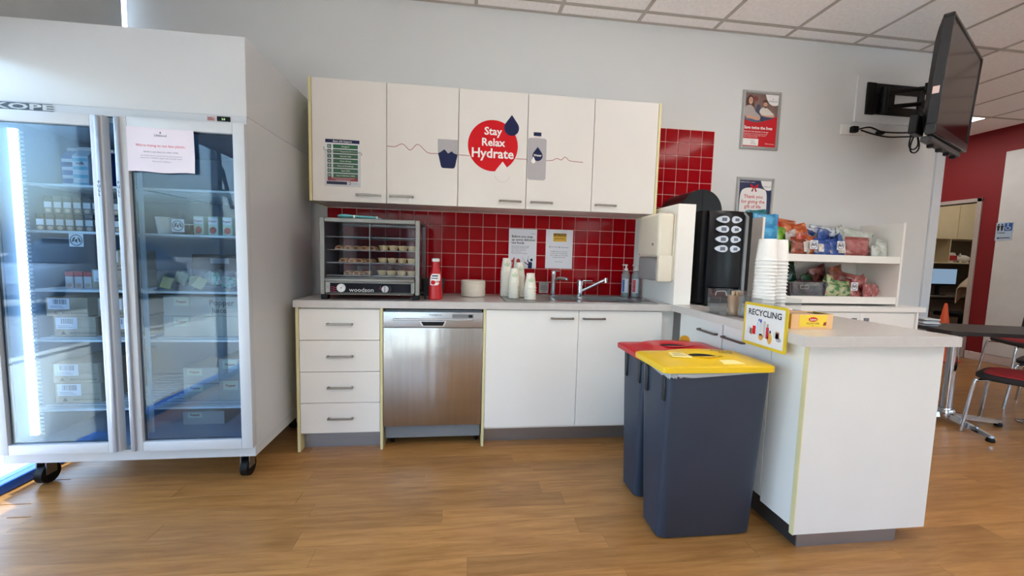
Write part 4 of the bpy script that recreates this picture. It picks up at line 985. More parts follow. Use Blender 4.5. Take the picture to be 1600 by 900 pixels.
for k in range(12):
    a = -.7 + k * (PI + 1.4) / 11; c, s_ = math.cos(a), math.sin(a); prism(nd, Pl((0, PY0 - .0142, 0)), [(.245 + c * .018, dz + s_ * .018), (.245 + c * .021, dz + s_ * .021), (.2452 + c * .021, dz + .0008 + s_ * .021)], 0, .0008)
prism(nd, Pl((0, PY0 - .0142, 0)), disc(.245, dz, .003, n=10), 0, .0012)
t.part('needle', nd, BLACKPR, dl)
kn = cyl(B(), (.498, PY0 - .004, dz - .004), (.498, PY0 - .022, dz - .004), .0205, .0185, 32); t.part('knob', kn, M('knob_grey', (196, 198, 204), .35))
t.part('knob_grip', bx(B(), .4945, .5015, PY0 - .030, PY0 - .0225, dz - .022, dz + .014, .002), M('knob_grip', (150, 152, 160), .35))
t.part('lettering', text(B(), wp, 'woodson', .360, .971, .034, 'CENTER', bold=.004, sx=1.12), M('silver_print', (206, 208, 212), .4), cp)
ht = B()
for k in range(3): ribbon_mesh(ht, wp, smooth_pts([(.184, .972 + k * .012), (.196, .976 + k * .012), (.205, .969 + k * .012), (.218, .973 + k * .012)], 3), .0022, 0, .0005)
for k in range(4): a = PI * .82 + k * .2; prism(ht, wp, [(.498 + .025 * math.cos(a), dz - .004 + .025 * math.sin(a)), (.498 + .034 * math.cos(a), dz - .004 + .034 * math.sin(a)), (.498 + .034 * math.cos(a + .07), dz - .004 + .034 * math.sin(a + .07))], 0, .0005)
t.part('heat_print', ht, M('hot_pink_print', (190, 44, 90), .5), cp)
ht = B()
for k in range(6): a = -.6 + k * .24; prism(ht, wp, [(.498 + .025 * math.cos(a), dz - .004 + .025 * math.sin(a)), (.498 + .033 * math.cos(a), dz - .004 + .033 * math.sin(a)), (.498 + .033 * math.cos(a + .05), dz - .004 + .033 * math.sin(a + .05))], 0, .0005)
t.part('scale_print', ht, GREYPR, cp)
for xx in (.135, .165, .668, .686): t.part('screw', cyl(B(), (xx, PY0 + .001, .985), (xx, PY0 - .003, .985), .0035, seg=10), NICKEL)
for a, b, yy in ((PX0 + .03, .415, PY0 + .012), (.405, PX1 - .03, PY0 + .020)):
    t.part('door_glass', bx(B(), a, b, yy, yy + .004, 1.059, 1.380), GLASS_P)
t.part('door_edge', bx(B(), .403, .4065, PY0 + .008, PY0 + .0115, 1.059, 1.380), STEELW)
t.part('back_glass', bx(B(), PX0 + .03, PX1 - .03, PY1 - .012, PY1 - .008, 1.046, 1.394), GLASS_P)
PS = [1.068, 1.145, 1.222, 1.300]
for z_ in PS:
    s_ = B(); bx(s_, PX0 + .008, PX1 - .008, PY0 + .034, PY0 + .039, z_ - .006, z_); bx(s_, PX0 + .008, PX1 - .008, PY1 - .04, PY1 - .035, z_ - .006, z_)
    for k in range(44): xx = PX0 + .012 + k * .0127; bx(s_, xx, xx + .003, PY0 + .039, PY1 - .04, z_ - .003, z_)
    t.part('shelf', s_, STEELW)
t.part('cable_gland', cyl(B(), (PX1 + .0005, PY0 + .02, WT1 + .045), (PX1 + .02, PY0 + .02, WT1 + .045), .009, seg=12), BLACK)
t.part('power_cord', tube(B(), smooth_pts([(PX1 + .021, PY0 + .02, WT1 + .045), (PX1 + .035, PY0 + .01, WT1 + .03), (PX1 + .03, PY0 + .05, WT1 + .006), (PX1 + .015, PY0 + .2, WT1 + .006), (PX1 - .04, -.09, WT1 + .006)], 5), .0045, 8), BLACK)
# pastries
PASTRY = M('pastry_crust', (226, 182, 124), .6, noise=.16, scale=50, bump=.3, bscale=90); FILL = M('meat_filling', (112, 66, 40), .7, noise=.3, scale=90); PIEC = M('pie_crust', (244, 226, 172), .6, noise=.12, scale=60, bump=.2, bscale=80)
def roll_proto(x, y, z, lab, grp):
    t = Thing('sausage_roll', lab, 'sausage roll', (x, y, z), grp); rad = .0235; L = .11
    pr = [(rad * math.cos(PI * k / 12), rad * math.sin(PI * k / 12) * 1.0) for k in range(13)]
    pr = [(a, b * .95 + .002) for a, b in pr] + [(-rad * .85, 0.0004), (rad * .85, .0004)]
    b = B(); rings(b, [[(x + a * f, y + yy, z + .0004 + c * f2) for a, c in pr] for yy, f, f2 in ((0, .93, .93), (.006, 1, 1), (L - .006, 1, 1), (L, .93, .93))])
    t.part('crust', b, PASTRY)
    f = B(); prism(f, Pl((x, y, z + .011)), disc(0, 0, .0145, .0075, 18), .0, .0016); t.part('filling', f, FILL)
    return t
def pie_proto(x, y, z, lab, grp):
    t = Thing('meat_pie', lab, 'pie', (x, y, z), grp)
    t.part('crust', lathe(B(), [(.021, z + .0004), (.022, z + .002), (.0275, z + .024), (.0305, z + .027), (.0295, z + .030), (.026, z + .0285)], (x, y, 0), 28, True, False), PIEC)
    t.part('top', lathe(B(), [(.0262, z + .0280), (.018, z + .0315), (.004, z + .033)], (x, y, 0), 28), PASTRY)
    return t
ROWS = [(PS[2], (.209, .262, .309, .357, .403), (.470, .531, .588, .642), 'upper'), (PS[1], (.229, .284, .330, .382), (.466, .523, .582, .642), 'middle'), (PS[0], (.258, .312, .368), (.459, .517, .580, .640), 'lowest loaded')]
r0 = p0_ = None
rj = random.Random(11)
for z_, rl, pi_, nm in ROWS:
    for k, xx in enumerate(rl):
        lab = f'{ORD[k]} sausage roll from the left on the {nm} shelf of the pie warmer'
        yy = -.44 + rj.uniform(-.006, .01)
        if r0 is None: r0 = roll_proto(xx, yy, z_, lab, 'sausage rolls in the pie warmer')
        else: dup(r0.e, (xx, yy, z_), rj.uniform(-.06, .06), lab)
    for k, xx in enumerate(pi_):
        lab = f'{ORD[k]} meat pie from the left on the {nm} shelf of the pie warmer'
        yy = -.42 + rj.uniform(-.008, .012)
        if p0_ is None: p0_ = pie_proto(xx, yy, z_, lab, 'meat pies in the pie warmer')
        else: dup(p0_.e, (xx, yy, z_), rj.uniform(0, 3), lab)
# tongs lying on top
TEAL = M('teal_silicone', (104, 178, 184), .45, noise=.02)
t = Thing('tongs', 'teal silicone tongs lying on top of the pie warmer', 'tongs', (.35, -.46, 1.407))
tb = B(); rings(tb, [[(.212 + a, -.455 + h * math.cos(q * PI / 6), 1.4205 + v * math.sin(q * PI / 6)) for q in range(12)] for a, h, v in ((0, .010, .006), (.012, .022, .011), (.04, .026, .0135), (.07, .018, .0105), (.09, .012, .008))]); t.part('jaw', tb, TEAL)
tb = B(); bx(tb, .302, .312, -.468, -.442, 1.409, 1.428, .002); t.part('collar', tb, WHITEP)
tb = B(); rings(tb, [[(x, -.455 + h * math.cos(q * PI / 6), z_ + v * math.sin(q * PI / 6)) for q in range(12)] for x, z_, h, v in ((.312, 1.4205, .012, .008), (.36, 1.419, .012, .009), (.435, 1.416, .012, .008))]); t.part('handle', tb, TEAL)
tb = B(); bx(tb, .435, .441, -.468, -.442, 1.4085, 1.425, .001); t.part('collar', tb, WHITEP)
tb = B(); rings(tb, [[(x, -.455 + h * math.cos(q * PI / 6), 1.412 + v * math.sin(q * PI / 6)) for q in range(12)] for x, h, v in ((.443, .01, .004), (.455, .010, .0045), (.463, .004, .003))]); t.part('hanging_loop', tb, TEAL)

# ================================================================== SMALL THINGS ON THE WORKTOP
z = WT1 + .0006
t = Thing('sauce_bottle', 'red squeeze bottle of tomato sauce with a white cap', 'sauce bottle', (.79, -.43, WT1))
RS = M('sauce_red', (188, 22, 30), .3, noise=.02)
t.part('bottle', lathe(B(), [(.040, z), (.045, z + .006), (.0445, z + .03), (.040, z + .09), (.041, z + .115), (.038, z + .15), (.028, z + .185), (.0235, z + .20), (.023, z + .238)], (.79, -.43, 0), 28), RS)
t.part('cap', lathe(B(), [(.0255, z + .239), (.0255, z + .255), (.018, z + .259)], (.79, -.43, 0), 24), WHITEP)
lb = B()
def curved_label(bm, c, rfun, outline, n=9, e=.0008):
    """label outline given as (angle, z) rows: left and right angles at each height"""
    rows = []
    for z_, a0, a1 in outline:
        rows.append([(c[0] + (rfun(z_) + e) * math.sin(a0 + (a1 - a0) * k / n), c[1] - (rfun(z_) + e) * math.cos(a0 + (a1 - a0) * k / n), z_) for k in range(n + 1)])
    rings(bm, rows, False, False, loop=False); return bm
def rb(zz): 
    q = zz - z; P = [(0, .04), (.006, .045), (.03, .0445), (.09, .040), (.115, .041), (.15, .038), (.185, .028), (.26, .023)]
    for (a, ra), (b, rb_) in zip(P, P[1:]):
        if q <= b: return ra + (rb_ - ra) * (q - a) / (b - a)
    return .023
curved_label(lb, (.79, -.43), rb, [(z + .092, -.85, .3), (z + .10, -.9, .6), (z + .125, -.9, .85), (z + .150, -.8, .95), (z + .163, -.6, .9)])
o = t.part('label', lb, WHITEPR)
lb = B(); curved_label(lb, (.79, -.43), rb, [(z + .146, -.5, .45), (z + .154, -.5, .45)], e=.0014); t.part('label_band', lb, NAVY, o)
lb = B(); curved_label(lb, (.79, -.43), rb, [(z + .132, -.55, .4), (z + .138, -.55, .4)], e=.0014); t.part('label_line', lb, NAVY, o)
lb = B(); curved_label(lb, (.79, -.43), rb, [(z + .096, -.45, -.15), (z + .102, -.62, .0), (z + .112, -.66, .05), (z + .122, -.5, -.1)], e=.0024); t.part('tomato_picture', lb, REDP, o)
t = Thing('cutlery_tub', 'dark grey plastic tub behind the sauce bottle', 'tub', (.755, -.165, WT1))
tb = B(); o_ = [(.685, -.215, .0), (.825, -.215, 0), (.825, -.115, 0), (.685, -.115, 0)]
def rr_ring(x0, x1, y0, y1, r, z_): return [(a, b, z_) for a, b in rrect(x0, y0, x1, y1, r, 4)]
rings(tb, [rr_ring(.688, .822, -.212, -.118, .012, z), rr_ring(.676, .836, -.222, -.108, .014, z + .118), rr_ring(.680, .832, -.218, -.112, .012, z + .118), rr_ring(.692, .818, -.208, -.122, .01, z + .006)])
t.part('tub', tb, M('tub_dark', (44, 46, 50), .5)); t.part('sticker', prism(B(), Pl((0, -.2245, 0)), disc(.812, z + .085, .009, .006, 14), -.004, .0014), GREYPR)
# plates
PLATE = M('plate_cream', (232, 222, 208), .4, noise=.01)
pb = B(); lathe(pb, [(.055, 0), (.076, .002), (.083, .0045), (.0845, .0115), (.0825, .0130), (.056, .0035)], (0, 0, 0), 40)
pme = mesh_from(pb, 'plate', PLATE, None)
for k in range(11):
    o = bpy.data.objects.new('plate', pme); COL.objects.link(o); o.location = (1.032 + rj.uniform(-.001, .001), -.20, WT1 + .0006 + k * .0098)
    o['label'] = f'{nth(11 - k)} cream plate in the stack left of the paper cups'; o['category'] = 'plate'; o['group'] = 'stack of cream plates on the worktop'
# paper cups upside down on the drainer
PCUP = M('paper_cup', (232, 226, 212), .55, noise=.02)
def cup_mesh(rt_, rb_, h, mat, name='cup', lip=.0022):
    """an upside-down cup standing on its rim"""
    b = B(); lathe(b, [(rb_ + lip, .0), (rb_ + lip, .004), (rb_, .0052), (rt_, h - .004), (rt_ - .001, h), (rt_ - .004, h), (rt_ - .0045, h - .004), (.0005, h - .0045)], (0, 0, 0), 28, False, True)
    return mesh_from(b, name, mat, None)
cme = cup_mesh(.0265, .038, .098, PCUP, lip=.003)
def leaf_parts(root):
    for k, (dx, a) in enumerate(((-.014, .6), (0, 0), (.014, -.6))):
        ca, sa = math.cos(a), math.sin(a); pts = [(dx * .9 + lx * ca - ly * sa, .052 + (.008 if k == 1 else 0) + lx * sa + ly * ca) for lx, ly in [(.0062 * math.cos(q * PI / 6) * (1 - .35 * math.sin(q * PI / 6)), .015 * math.sin(q * PI / 6)) for q in range(12)]]
        b = B(); vs = []
        for u, v in pts:
            r = .0388 + (.0265 - .039) * (v / .098); ang = u / r; vs.append((r * math.sin(ang) * 1.02, -r * math.cos(ang) * 1.02 - .0004, v))
        b.faces.new([b.verts.new(p) for p in vs])
        o = bpy.data.objects.new('leaf_print', mesh_from(b, 'leaf_print', LEAFPR, None)); COL.objects.link(o); o.parent = root
for (cx_, cy_, top, lab, n, st_) in ((1.262, -.20, 1.194, 'tallest back-left', 20, .0098), (1.303, -.335, 1.127, 'front', 12, .0098), (1.352, -.225, 1.166, 'back-right', 17, .0098), (1.402, -.40, 1.100, 'short right-hand', 5, .0185)):
    zs = WT1 + .0065; nn = max(1, round((top - .098 - zs) / st_)) + 1; st_ = (top - .098 - zs) / max(1, nn - 1)
    for k in range(nn):
        o = bpy.data.objects.new('paper_cup', cme); COL.objects.link(o); o.location = (cx_ + rj.uniform(-.0006, .0006), cy_, zs + k * st_); o.rotation_euler = (0, 0, 0)
        if k == nn - 1: o['label'] = f'topmost leaf-printed paper cup of the {lab} stack on the drainer'
        else: o['label'] = f'{nth(nn - k)} paper cup in the {lab} upside-down stack on the drainer'; o['group'] = f'{lab} stack of paper cups'
        o['category'] = 'cup'
        if k == nn - 1: leaf_parts(o)
# white foam cups in the acrylic holder on the peninsula
fme = cup_mesh(.0375, .0455, .105, CUPW, lip=.004)
for (cx_, cy_, lab) in ((2.445, -1.165, 'left'), (2.538, -1.128, 'right')):
    for k in range(18):
        o = bpy.data.objects.new('foam_cup', fme); COL.objects.link(o); o.location = (cx_, cy_, WT1 + .0042 + k * .0172)
        if k == 17: o['label'] = f'topmost white cup of the {lab} tall stack on the peninsula'
        else: o['label'] = f'{nth(18 - k)} white cup in the {lab} tall stack on the peninsula'; o['group'] = f'{lab} tall stack of white cups'
        o['category'] = 'cup'
t = Thing('cup_holder', 'clear acrylic box holding the two tall stacks of white cups', 'holder', (2.49, -1.15, WT1))
open_tray(t, 2.388, 2.60, -1.225, -1.065, WT1 + .0006, WT1 + .115, ACRYL)
t.part('divider', bx(B(), 2.4925, 2.4945, -1.221, -1.10, WT1 + .005, WT1 + .108), ACRYL)
t = Thing('acrylic_tray', 'long clear acrylic tray with stirrers and napkins on the peninsula edge', 'tray', (2.40, -1.0, WT1))
open_tray(t, 2.335, 2.47, -1.05, -.885, WT1 + .0006, WT1 + .135, ACRYL)
t.part('wire_handle', tube(B(), smooth_pts([(2.350, -.93, WT1 + .10), (2.352, -.935, WT1 + .12), (2.36, -.95, WT1 + .125), (2.39, -.955, WT1 + .124), (2.40, -.955, WT1 + .10)], 3), .0022, 6), WHITEP)
single('napkin_block', bx(B(), 2.343, 2.385, -.985, -.895, WT1 + .0045, WT1 + .095, .003), M('dark_napkin', (74, 70, 66), .7), 'dark grey block of napkins in the acrylic tray', 'napkins', (2.36, -.94, WT1 + .004))
t = Thing('stirrer_cup', 'brown kraft paper cup full of wooden stirrers in the acrylic tray', 'cup', (2.415, -1.005, WT1))
KR = M('kraft_paper', (176, 134, 100), .7, noise=.05, scale=30)
t.part('cup', lathe(B(), [(.029, WT1 + .0045), (.030, WT1 + .006), (.039, WT1 + .105), (.041, WT1 + .108), (.037, WT1 + .106), (.028, WT1 + .012)], (2.415, -1.005, 0), 28), KR)
STK = M('birch', (206, 172, 132), .6)
for k in range(30):
    a = rj.uniform(0, 2 * PI); r_ = .028 * math.sqrt(rj.random()); x_, y_ = 2.415 + r_ * math.cos(a), -1.005 + r_ * math.sin(a)
    b = B(); bx(b, -.003, .003, -.0007, .0007, -.055, .055, .0006)
    o = bpy.data.objects.new('stirrer', mesh_from(b, 'stirrer', STK, None)); COL.objects.link(o); o.location = (2.415 + (x_ - 2.415) * .8, -1.005 + (y_ + 1.005) * .8, WT1 + .012 + .055 + rj.uniform(0, .012)); o.rotation_euler = ((y_ + 1.005) * -3, (x_ - 2.415) * 3, a)
    o['label'] = 'wooden coffee stirrer standing in the kraft cup'; o['category'] = 'stirrer'; o['group'] = 'wooden stirrers in the kraft cup'
# tea box
t = Thing('tea_box', 'yellow and orange open tea bag box on the peninsula', 'tea box', (2.49, -1.36, WT1))
z = WT1 + .0006
tb = B(); bx(tb, 2.388, 2.59, -1.402, -1.400, z, z + .066); bx(tb, 2.388, 2.59, -1.302, -1.300, z, z + .066); bx(tb, 2.388, 2.59, -1.400, -1.302, z, z + .002)
t.part('tray', tb, M('tea_orange', (236, 186, 132), .4, noise=.04))
tb = B(); bx(tb, 2.388, 2.390, -1.400, -1.302, z + .002, z + .066); bx(tb, 2.588, 2.59, -1.400, -1.302, z + .002, z + .066); t.part('side', tb, M('tea_amber', (196, 142, 28), .4))
tp = Pl((0, -1.4022, 0))
o = t.part('label', prism(B(), tp, rect(2.426, z + .010, 2.560, z + .062), 0, .0007), M('tea_yellow', (244, 206, 60), .35, noise=.04))
t.part('logo', prism(B(), tp, disc(2.492, z + .043, .022, .010, 24), .0007, .0012), REDP, o)
t.part('lettering', text(B(), tp, 'Lipton', 2.492, z + .039, .0125, 'CENTER', w1=.0018, bold=.02), WHITEPR, o)
lt = text(B(), tp, 'YELLOW LABEL', 2.492, z + .022, .0095, 'CENTER', w1=.0013, bold=.01); text(lt, tp, 'TEA', 2.492, z + .013, .006, 'CENTER', w1=.0013); t.part('lettering', lt, M('tea_ink', (120, 90, 40), .5), o)
t.part('cup_picture', prism(B(), tp, [(2.542, z + .016), (2.556, z + .016), (2.558, z + .032), (2.546, z + .030)], .0007, .0012), CRIMPR, o)
TG = M('tea_green', (20, 78, 50), .5, noise=.1)
for k in range(10):
    b = B(); bx(b, -.0025, .0025, -.035, .035, 0, .06, .001)
    m_ = TG if k > 6 else M('tea_cream', (214, 186, 160), .5, noise=.1)
    o = bpy.data.objects.new('tea_sachet', mesh_from(b, 'tea_sachet', m_, None)); COL.objects.link(o); o.location = (2.42 + .0165 * k, -1.35, z + .0035); o.rotation_euler = (rj.uniform(-.03, .03), (.18 if k > 6 else .12), 0)
    o['label'] = 'dark green tea sachet at the right end of the tea box' if k > 6 else 'cream tea sachet in the tea box'; o['category'] = 'tea sachet'; o['group'] = 'green tea sachets' if k > 6 else 'cream tea sachets'
t = Thing('sachet_box', 'small white box with pink stripes behind the tea box', 'box', (2.46, -1.265, WT1))
t.part('box', bx(B(), 2.425, 2.495, -1.29, -1.24, z, z + .075, .002), PAPER)
sp_ = B()
for k in range(4): prism(sp_, Pl((0, -1.2902, 0)), rect(2.43 + .016 * k, z + .05, 2.44 + .016 * k, z + .068), 0, .0008)
t.part('stripe', sp_, M('pink_stripe', (224, 120, 140), .5))

# ================================================================== SNACK PACKETS
def packet_mesh(w, h, d, seed, mat):
    rr = random.Random(seed); nu, nv = 9, 11; b = B(); grid = []
    for side in (1, -1):
        G = []
        for j in range(nv):
            row = []
            for i in range(nu):
                u, v = i / (nu - 1) * 2 - 1, j / (nv - 1) * 2 - 1
                th = max(0, (1 - abs(u) ** 2.4)) ** .6 * max(0, (1 - (abs(v) / .86) ** 3)) ** .55 if abs(v) < .86 else 0
                n = rr.uniform(-.09, .09) * (1 if th > .05 else .15)
                y_ = side * d / 2 * th * (1 + n * 2.2) + (side * .0006) + (.004 * math.sin(u * 9 + seed) if abs(v) > .85 else 0)
                x_ = u * w / 2 * (1 - .07 * (1 - abs(v)) * abs(u)) + rr.uniform(-.002, .002)
                row.append(b.verts.new((x_, y_, v * h / 2 + (rr.uniform(-.003, .003) if abs(v) < .85 else 0))))
            G.append(row)
        grid.append(G)
        for j in range(nv - 1):
            for i in range(nu - 1):
                f = (G[j][i], G[j][i + 1], G[j + 1][i + 1], G[j + 1][i]); b.faces.new(f if side < 0 else f[::-1])
    Ft, Bk = grid
    border = [(0, i) for i in range(nu)] + [(j, nu - 1) for j in range(1, nv)] + [(nv - 1, i) for i in range(nu - 2, -1, -1)] + [(j, 0) for j in range(nv - 2, 0, -1)]
    for (a, c) in zip(border, border[1:] + border[:1]):
        b.faces.new((Ft[a[0]][a[1]], Ft[c[0]][c[1]], Bk[c[0]][c[1]], Bk[a[0]][a[1]]))
    return mesh_from(b, 'packet_film', mat, None, 60)
PM = {
 'sky': packmat('foil_sky', (52, 140, 196), (78, 168, 216), (40, 110, 180)), 'lime': packmat('foil_lime', (96, 150, 44), (128, 176, 60), (50, 130, 150)),
 'orange': packmat('foil_orange', (176, 74, 36), (200, 112, 60), (222, 200, 184)), 'red': packmat('foil_red', (150, 42, 36), (188, 70, 44), (214, 192, 182)),
 'white': packmat('foil_white', (206, 198, 194), (190, 180, 174), (150, 70, 60)), 'blue': packmat('foil_blue', (36, 66, 140), (58, 92, 160), (198, 192, 180)),
 'navyw': packmat('foil_navywhite', (34, 52, 112), (196, 202, 208), (40, 66, 140)), 'pink': packmat('foil_pink', (172, 110, 106), (150, 74, 72), (214, 176, 166)),
 'greenw': packmat('foil_greenwhite', (176, 184, 172), (198, 200, 196), (40, 84, 50)), 'teal': packmat('foil_teal', (40, 110, 120), (58, 132, 140), (30, 80, 96)),
 'dark': packmat('foil_dark', (40, 34, 42), (66, 54, 62), (118, 104, 108)), 'dgreen': packmat('foil_darkgreen', (26, 54, 40), (34, 78, 54), (80, 110, 90)),
 'green': packmat('foil_green', (70, 122, 74), (176, 180, 140), (196, 110, 80)), 'meat': packmat('foil_meat', (110, 48, 46), (168, 96, 90), (210, 168, 156)),
 'rust': packmat('foil_rust', (118, 52, 40), (150, 74, 52), (196, 150, 130)),
}
PME = {}
def packet(col_, label, x, y, z, rx, ry, rz, w=.15, h=.2, d=.05, group=None, patch=None):
    ry = ry * .4 if abs(ry) < .7 else math.copysign(H - (H - abs(ry)) * .35, ry)
    d *= 1.15; k = (col_, w, h)
    if k not in PME: PME[k] = packet_mesh(w, h, d, len(PME) * 3 + 1, PM[col_])
    e = bpy.data.objects.new('snack_packet', None); COL.objects.link(e); e.location = (x, y, z); e.rotation_euler = (rx, ry, rz); e.empty_display_size = .04
    e['label'] = label; e['category'] = 'snack packet'
    if group: e['group'] = group
    child('film', PME[k], e, (0, 0, 0))
    for s_ in (-1, 1):
        kk = ('seal', w, h, s_)
        if kk not in PME:
            sl = B(); rings(sl, [[(-w / 2 * .96, yy, s_ * (h * .445 + q * .0022)), (w / 2 * .96, yy, s_ * (h * .445 + q * .0022)), (w / 2 * .96, -yy, s_ * (h * .445 + q * .0022)), (-w / 2 * .96, -yy, s_ * (h * .445 + q * .0022))] for q, yy in enumerate((-.0012, -.0026) * 5)])
            PME[kk] = mesh_from(sl, 'crimp_seal', PM[col_], None)
        o = child('crimp_seal', PME[kk], e, (0, 0, 0)); o.material_slots[0].link = 'OBJECT'; o.material_slots[0].material = PM[col_]
    if patch:
        b = B(); prism(b, Pl((0, -d / 2 - .002, 0)), rrect(patch[0], patch[1], patch[2], patch[3], .006), -.003, .001)
        o = bpy.data.objects.new('printed_panel', mesh_from(b, 'printed_panel', M('panel_cream', (206, 200, 192), .5, noise=.25, scale=70), None)); COL.objects.link(o); o.parent = e
    return e
Z1, Z0 = 1.281, .972
H = PI / 2
gu, gl = 'snack packets heaped on the upper snack shelf', 'snack packets heaped on the lower snack shelf'
# upper shelf, left to right
packet('teal', 'teal packet topmost at the far left of the upper snack shelf', 3.20, -.12, 1.555, .2, 1.35, .2, .12, .15, .04, gu)
packet('sky', 'light blue packet lying at the top of the blue pile, upper snack shelf', 3.205, -.21, 1.507, .15, H + .05, .05, .14, .17, .06, gu)
packet('sky', 'light blue packet in the middle of the blue pile, upper snack shelf', 3.20, -.22, 1.415, .1, H - .08, -.05, .14, .17, .06, gu)
packet('lime', 'lime green packet lying at the bottom of the blue pile, upper snack shelf', 3.20, -.22, 1.33, .05, H, .02, .14, .18, .06, gu)
packet('lime', 'lime green packet standing right of the blue pile, upper snack shelf', 3.345, -.20, 1.395, -.3, .5, .1, .12, .18, .05, gu)
packet('lime', 'lime and teal packet leaning low beside the tall white cups, upper snack shelf', 3.36, -.25, 1.335, -.4, 1.1, .2, .11, .16, .04, gu)
packet('red', 'dark red packet upright at the top left of the orange heap, upper snack shelf', 3.375, -.11, 1.475, -.2, -.3, .2, .13, .18, .05, gu)
packet('orange', 'orange packet with white print at the top of the orange heap, upper snack shelf', 3.475, -.12, 1.455, -.35, .35, -.1, .15, .19, .06, gu)
packet('orange', 'orange packet bulging right in the orange heap, upper snack shelf', 3.55, -.16, 1.42, -.3, -.6, -.2, .14, .18, .06, gu)
packet('white', 'white printed packet slanting across the orange heap, upper snack shelf', 3.43, -.21, 1.41, -.4, .9, .1, .10, .16, .04, gu)
packet('red', 'red packet under the orange ones, upper snack shelf', 3.50, -.235, 1.375, -.5, 1.2, .0, .14, .18, .05, gu)
packet('white', 'silvery white packet low in front of the red one, upper snack shelf', 3.445, -.262, 1.345, -.6, -.9, .1, .10, .14, .04, gu)
packet('rust', 'rust coloured clear front packet at the left front of the upper snack shelf', 3.44, -.285, 1.338, -.18, .03, .04, .15, .11, .04, gu, (.01, -.045, .06, .03))
packet('orange', 'orange packet behind the emblem card on the upper snack shelf', 3.56, -.265, 1.345, -.25, .2, .1, .12, .12, .04, gu)
packet('navyw', 'blue and white packet slanting at the top behind the blue ones, upper snack shelf', 3.655, -.12, 1.435, -.5, -.9, .2, .13, .20, .04, gu)
packet('blue', 'blue packet lying across the back of the blue heap, upper snack shelf', 3.76, -.15, 1.42, -.4, 1.2, .1, .14, .2, .05, gu)
packet('navyw', 'white packet with a navy edge leaning right in the blue heap, upper snack shelf', 3.80, -.11, 1.45, -.3, -1.0, -.1, .12, .2, .04, gu)
packet('blue', 'blue packet lying flat above the front blue ones, upper snack shelf', 3.83, -.21, 1.385, -.7, H, .1, .13, .22, .05, gu)
packet('blue', 'blue packet with a cream panel, front row left of the second emblem card', 3.625, -.285, 1.335, -.2, .05, .0, .14, .11, .04, gu, (-.055, -.04, -.01, .02))
packet('blue', 'blue packet with a cream panel, front row beneath the second emblem card', 3.745, -.285, 1.335, -.2, -.04, .02, .13, .11, .04, gu, (-.01, -.045, .05, .03))
packet('pink', 'pink meat-coloured packet at the front of the upper snack shelf', 3.945, -.265, 1.345, -.15, .04, .05, .22, .13, .06, gu)
packet('greenw', 'green and white packet at the top of the white heap, upper snack shelf', 3.955, -.10, 1.455, -.5, 1.1, .1, .14, .19, .05, gu)
packet('greenw', 'white packet with dark green ends above the pink one, upper snack shelf', 4.035, -.16, 1.42, -.4, -.7, .0, .14, .2, .05, gu)
packet('greenw', 'white packet standing behind the pink one, upper snack shelf', 4.09, -.17, 1.38, -.3, .3, .1, .13, .17, .05, gu)
packet('greenw', 'white packet lying low right of the pink one, upper snack shelf', 4.10, -.27, 1.315, -.5, 1.3, -.1, .10, .13, .04, gu)
packet('greenw', 'white packet with a green band alone at the right end of the upper snack shelf', 4.17, -.25, 1.335, -.2, .35, -.1, .09, .12, .04, gu)
# lower shelf
packet('dark', 'dark purple packet at the left end of the lower snack shelf', 3.30, -.2, 1.05, -.3, .4, .2, .15, .17, .05, gl)
packet('dark', 'dark packet lying low at the left front of the lower snack shelf', 3.40, -.25, 1.01, -.9, 1.2, .1, .13, .18, .04, gl)
packet('dark', 'dark packet behind the clear front left of the lower snack shelf', 3.50, -.24, 1.02, -.6, .9, -.1, .14, .18, .05, gl)
packet('dark', 'dark packet right of the other dark ones on the lower snack shelf', 3.60, -.24, 1.02, -.8, -1.1, .1, .13, .17, .05, gl)
packet('dgreen', 'dark green packet standing at the back left of the lower snack shelf', 3.42, -.1, 1.09, -.2, .2, .1, .14, .2, .05, gl)
packet('dgreen', 'dark green packet with a raised crimped top, lower snack shelf', 3.52, -.12, 1.115, -.2, -.15, .0, .12, .2, .05, gl)
packet('dgreen', 'dark green packet sloping down towards the light green ones, lower snack shelf', 3.66, -.14, 1.07, -.4, 1.0, .1, .14, .2, .05, gl)
packet('green', 'light green packet at the top of the green front pile, lower snack shelf', 3.77, -.22, 1.075, -.6, 1.35, .1, .13, .18, .05, gl)
packet('green', 'light green packet in front, left of the lower emblem card', 3.75, -.275, 1.025, -.25, .1, .05, .15, .11, .05, gl)
packet('green', 'light green packet in front, below the lower emblem card', 3.85, -.275, 1.02, -.25, -.1, .0, .12, .10, .04, gl)
packet('meat', 'dark red packet at the back of the red heap, lower snack shelf', 3.80, -.09, 1.12, -.2, .8, .1, .15, .2, .05, gl)
packet('rust', 'rust red packet at the top of the red heap, lower snack shelf', 3.93, -.12, 1.125, -.4, 1.1, .0, .15, .2, .05, gl)
packet('meat', 'dark red packet in the middle of the red heap, lower snack shelf', 3.99, -.18, 1.07, -.5, -.8, .1, .15, .2, .06, gl)
packet('pink', 'pink packet on the right slope of the red heap, lower snack shelf', 4.06, -.2, 1.055, -.5, 1.0, -.1, .14, .2, .06, gl)
packet('meat', 'red packet low behind the lower emblem card', 3.96, -.26, 1.02, -.5, .5, .1, .13, .13, .04, gl)
packet('pink', 'pink packet at the front right of the lower snack shelf', 4.05, -.275, 1.012, -.5, 1.3, .0, .12, .15, .05, gl)
packet('pink', 'pink packet at the right end of the lower snack shelf', 4.15, -.24, 1.01, -.7, 1.4, -.1, .12, .15, .05, gl)
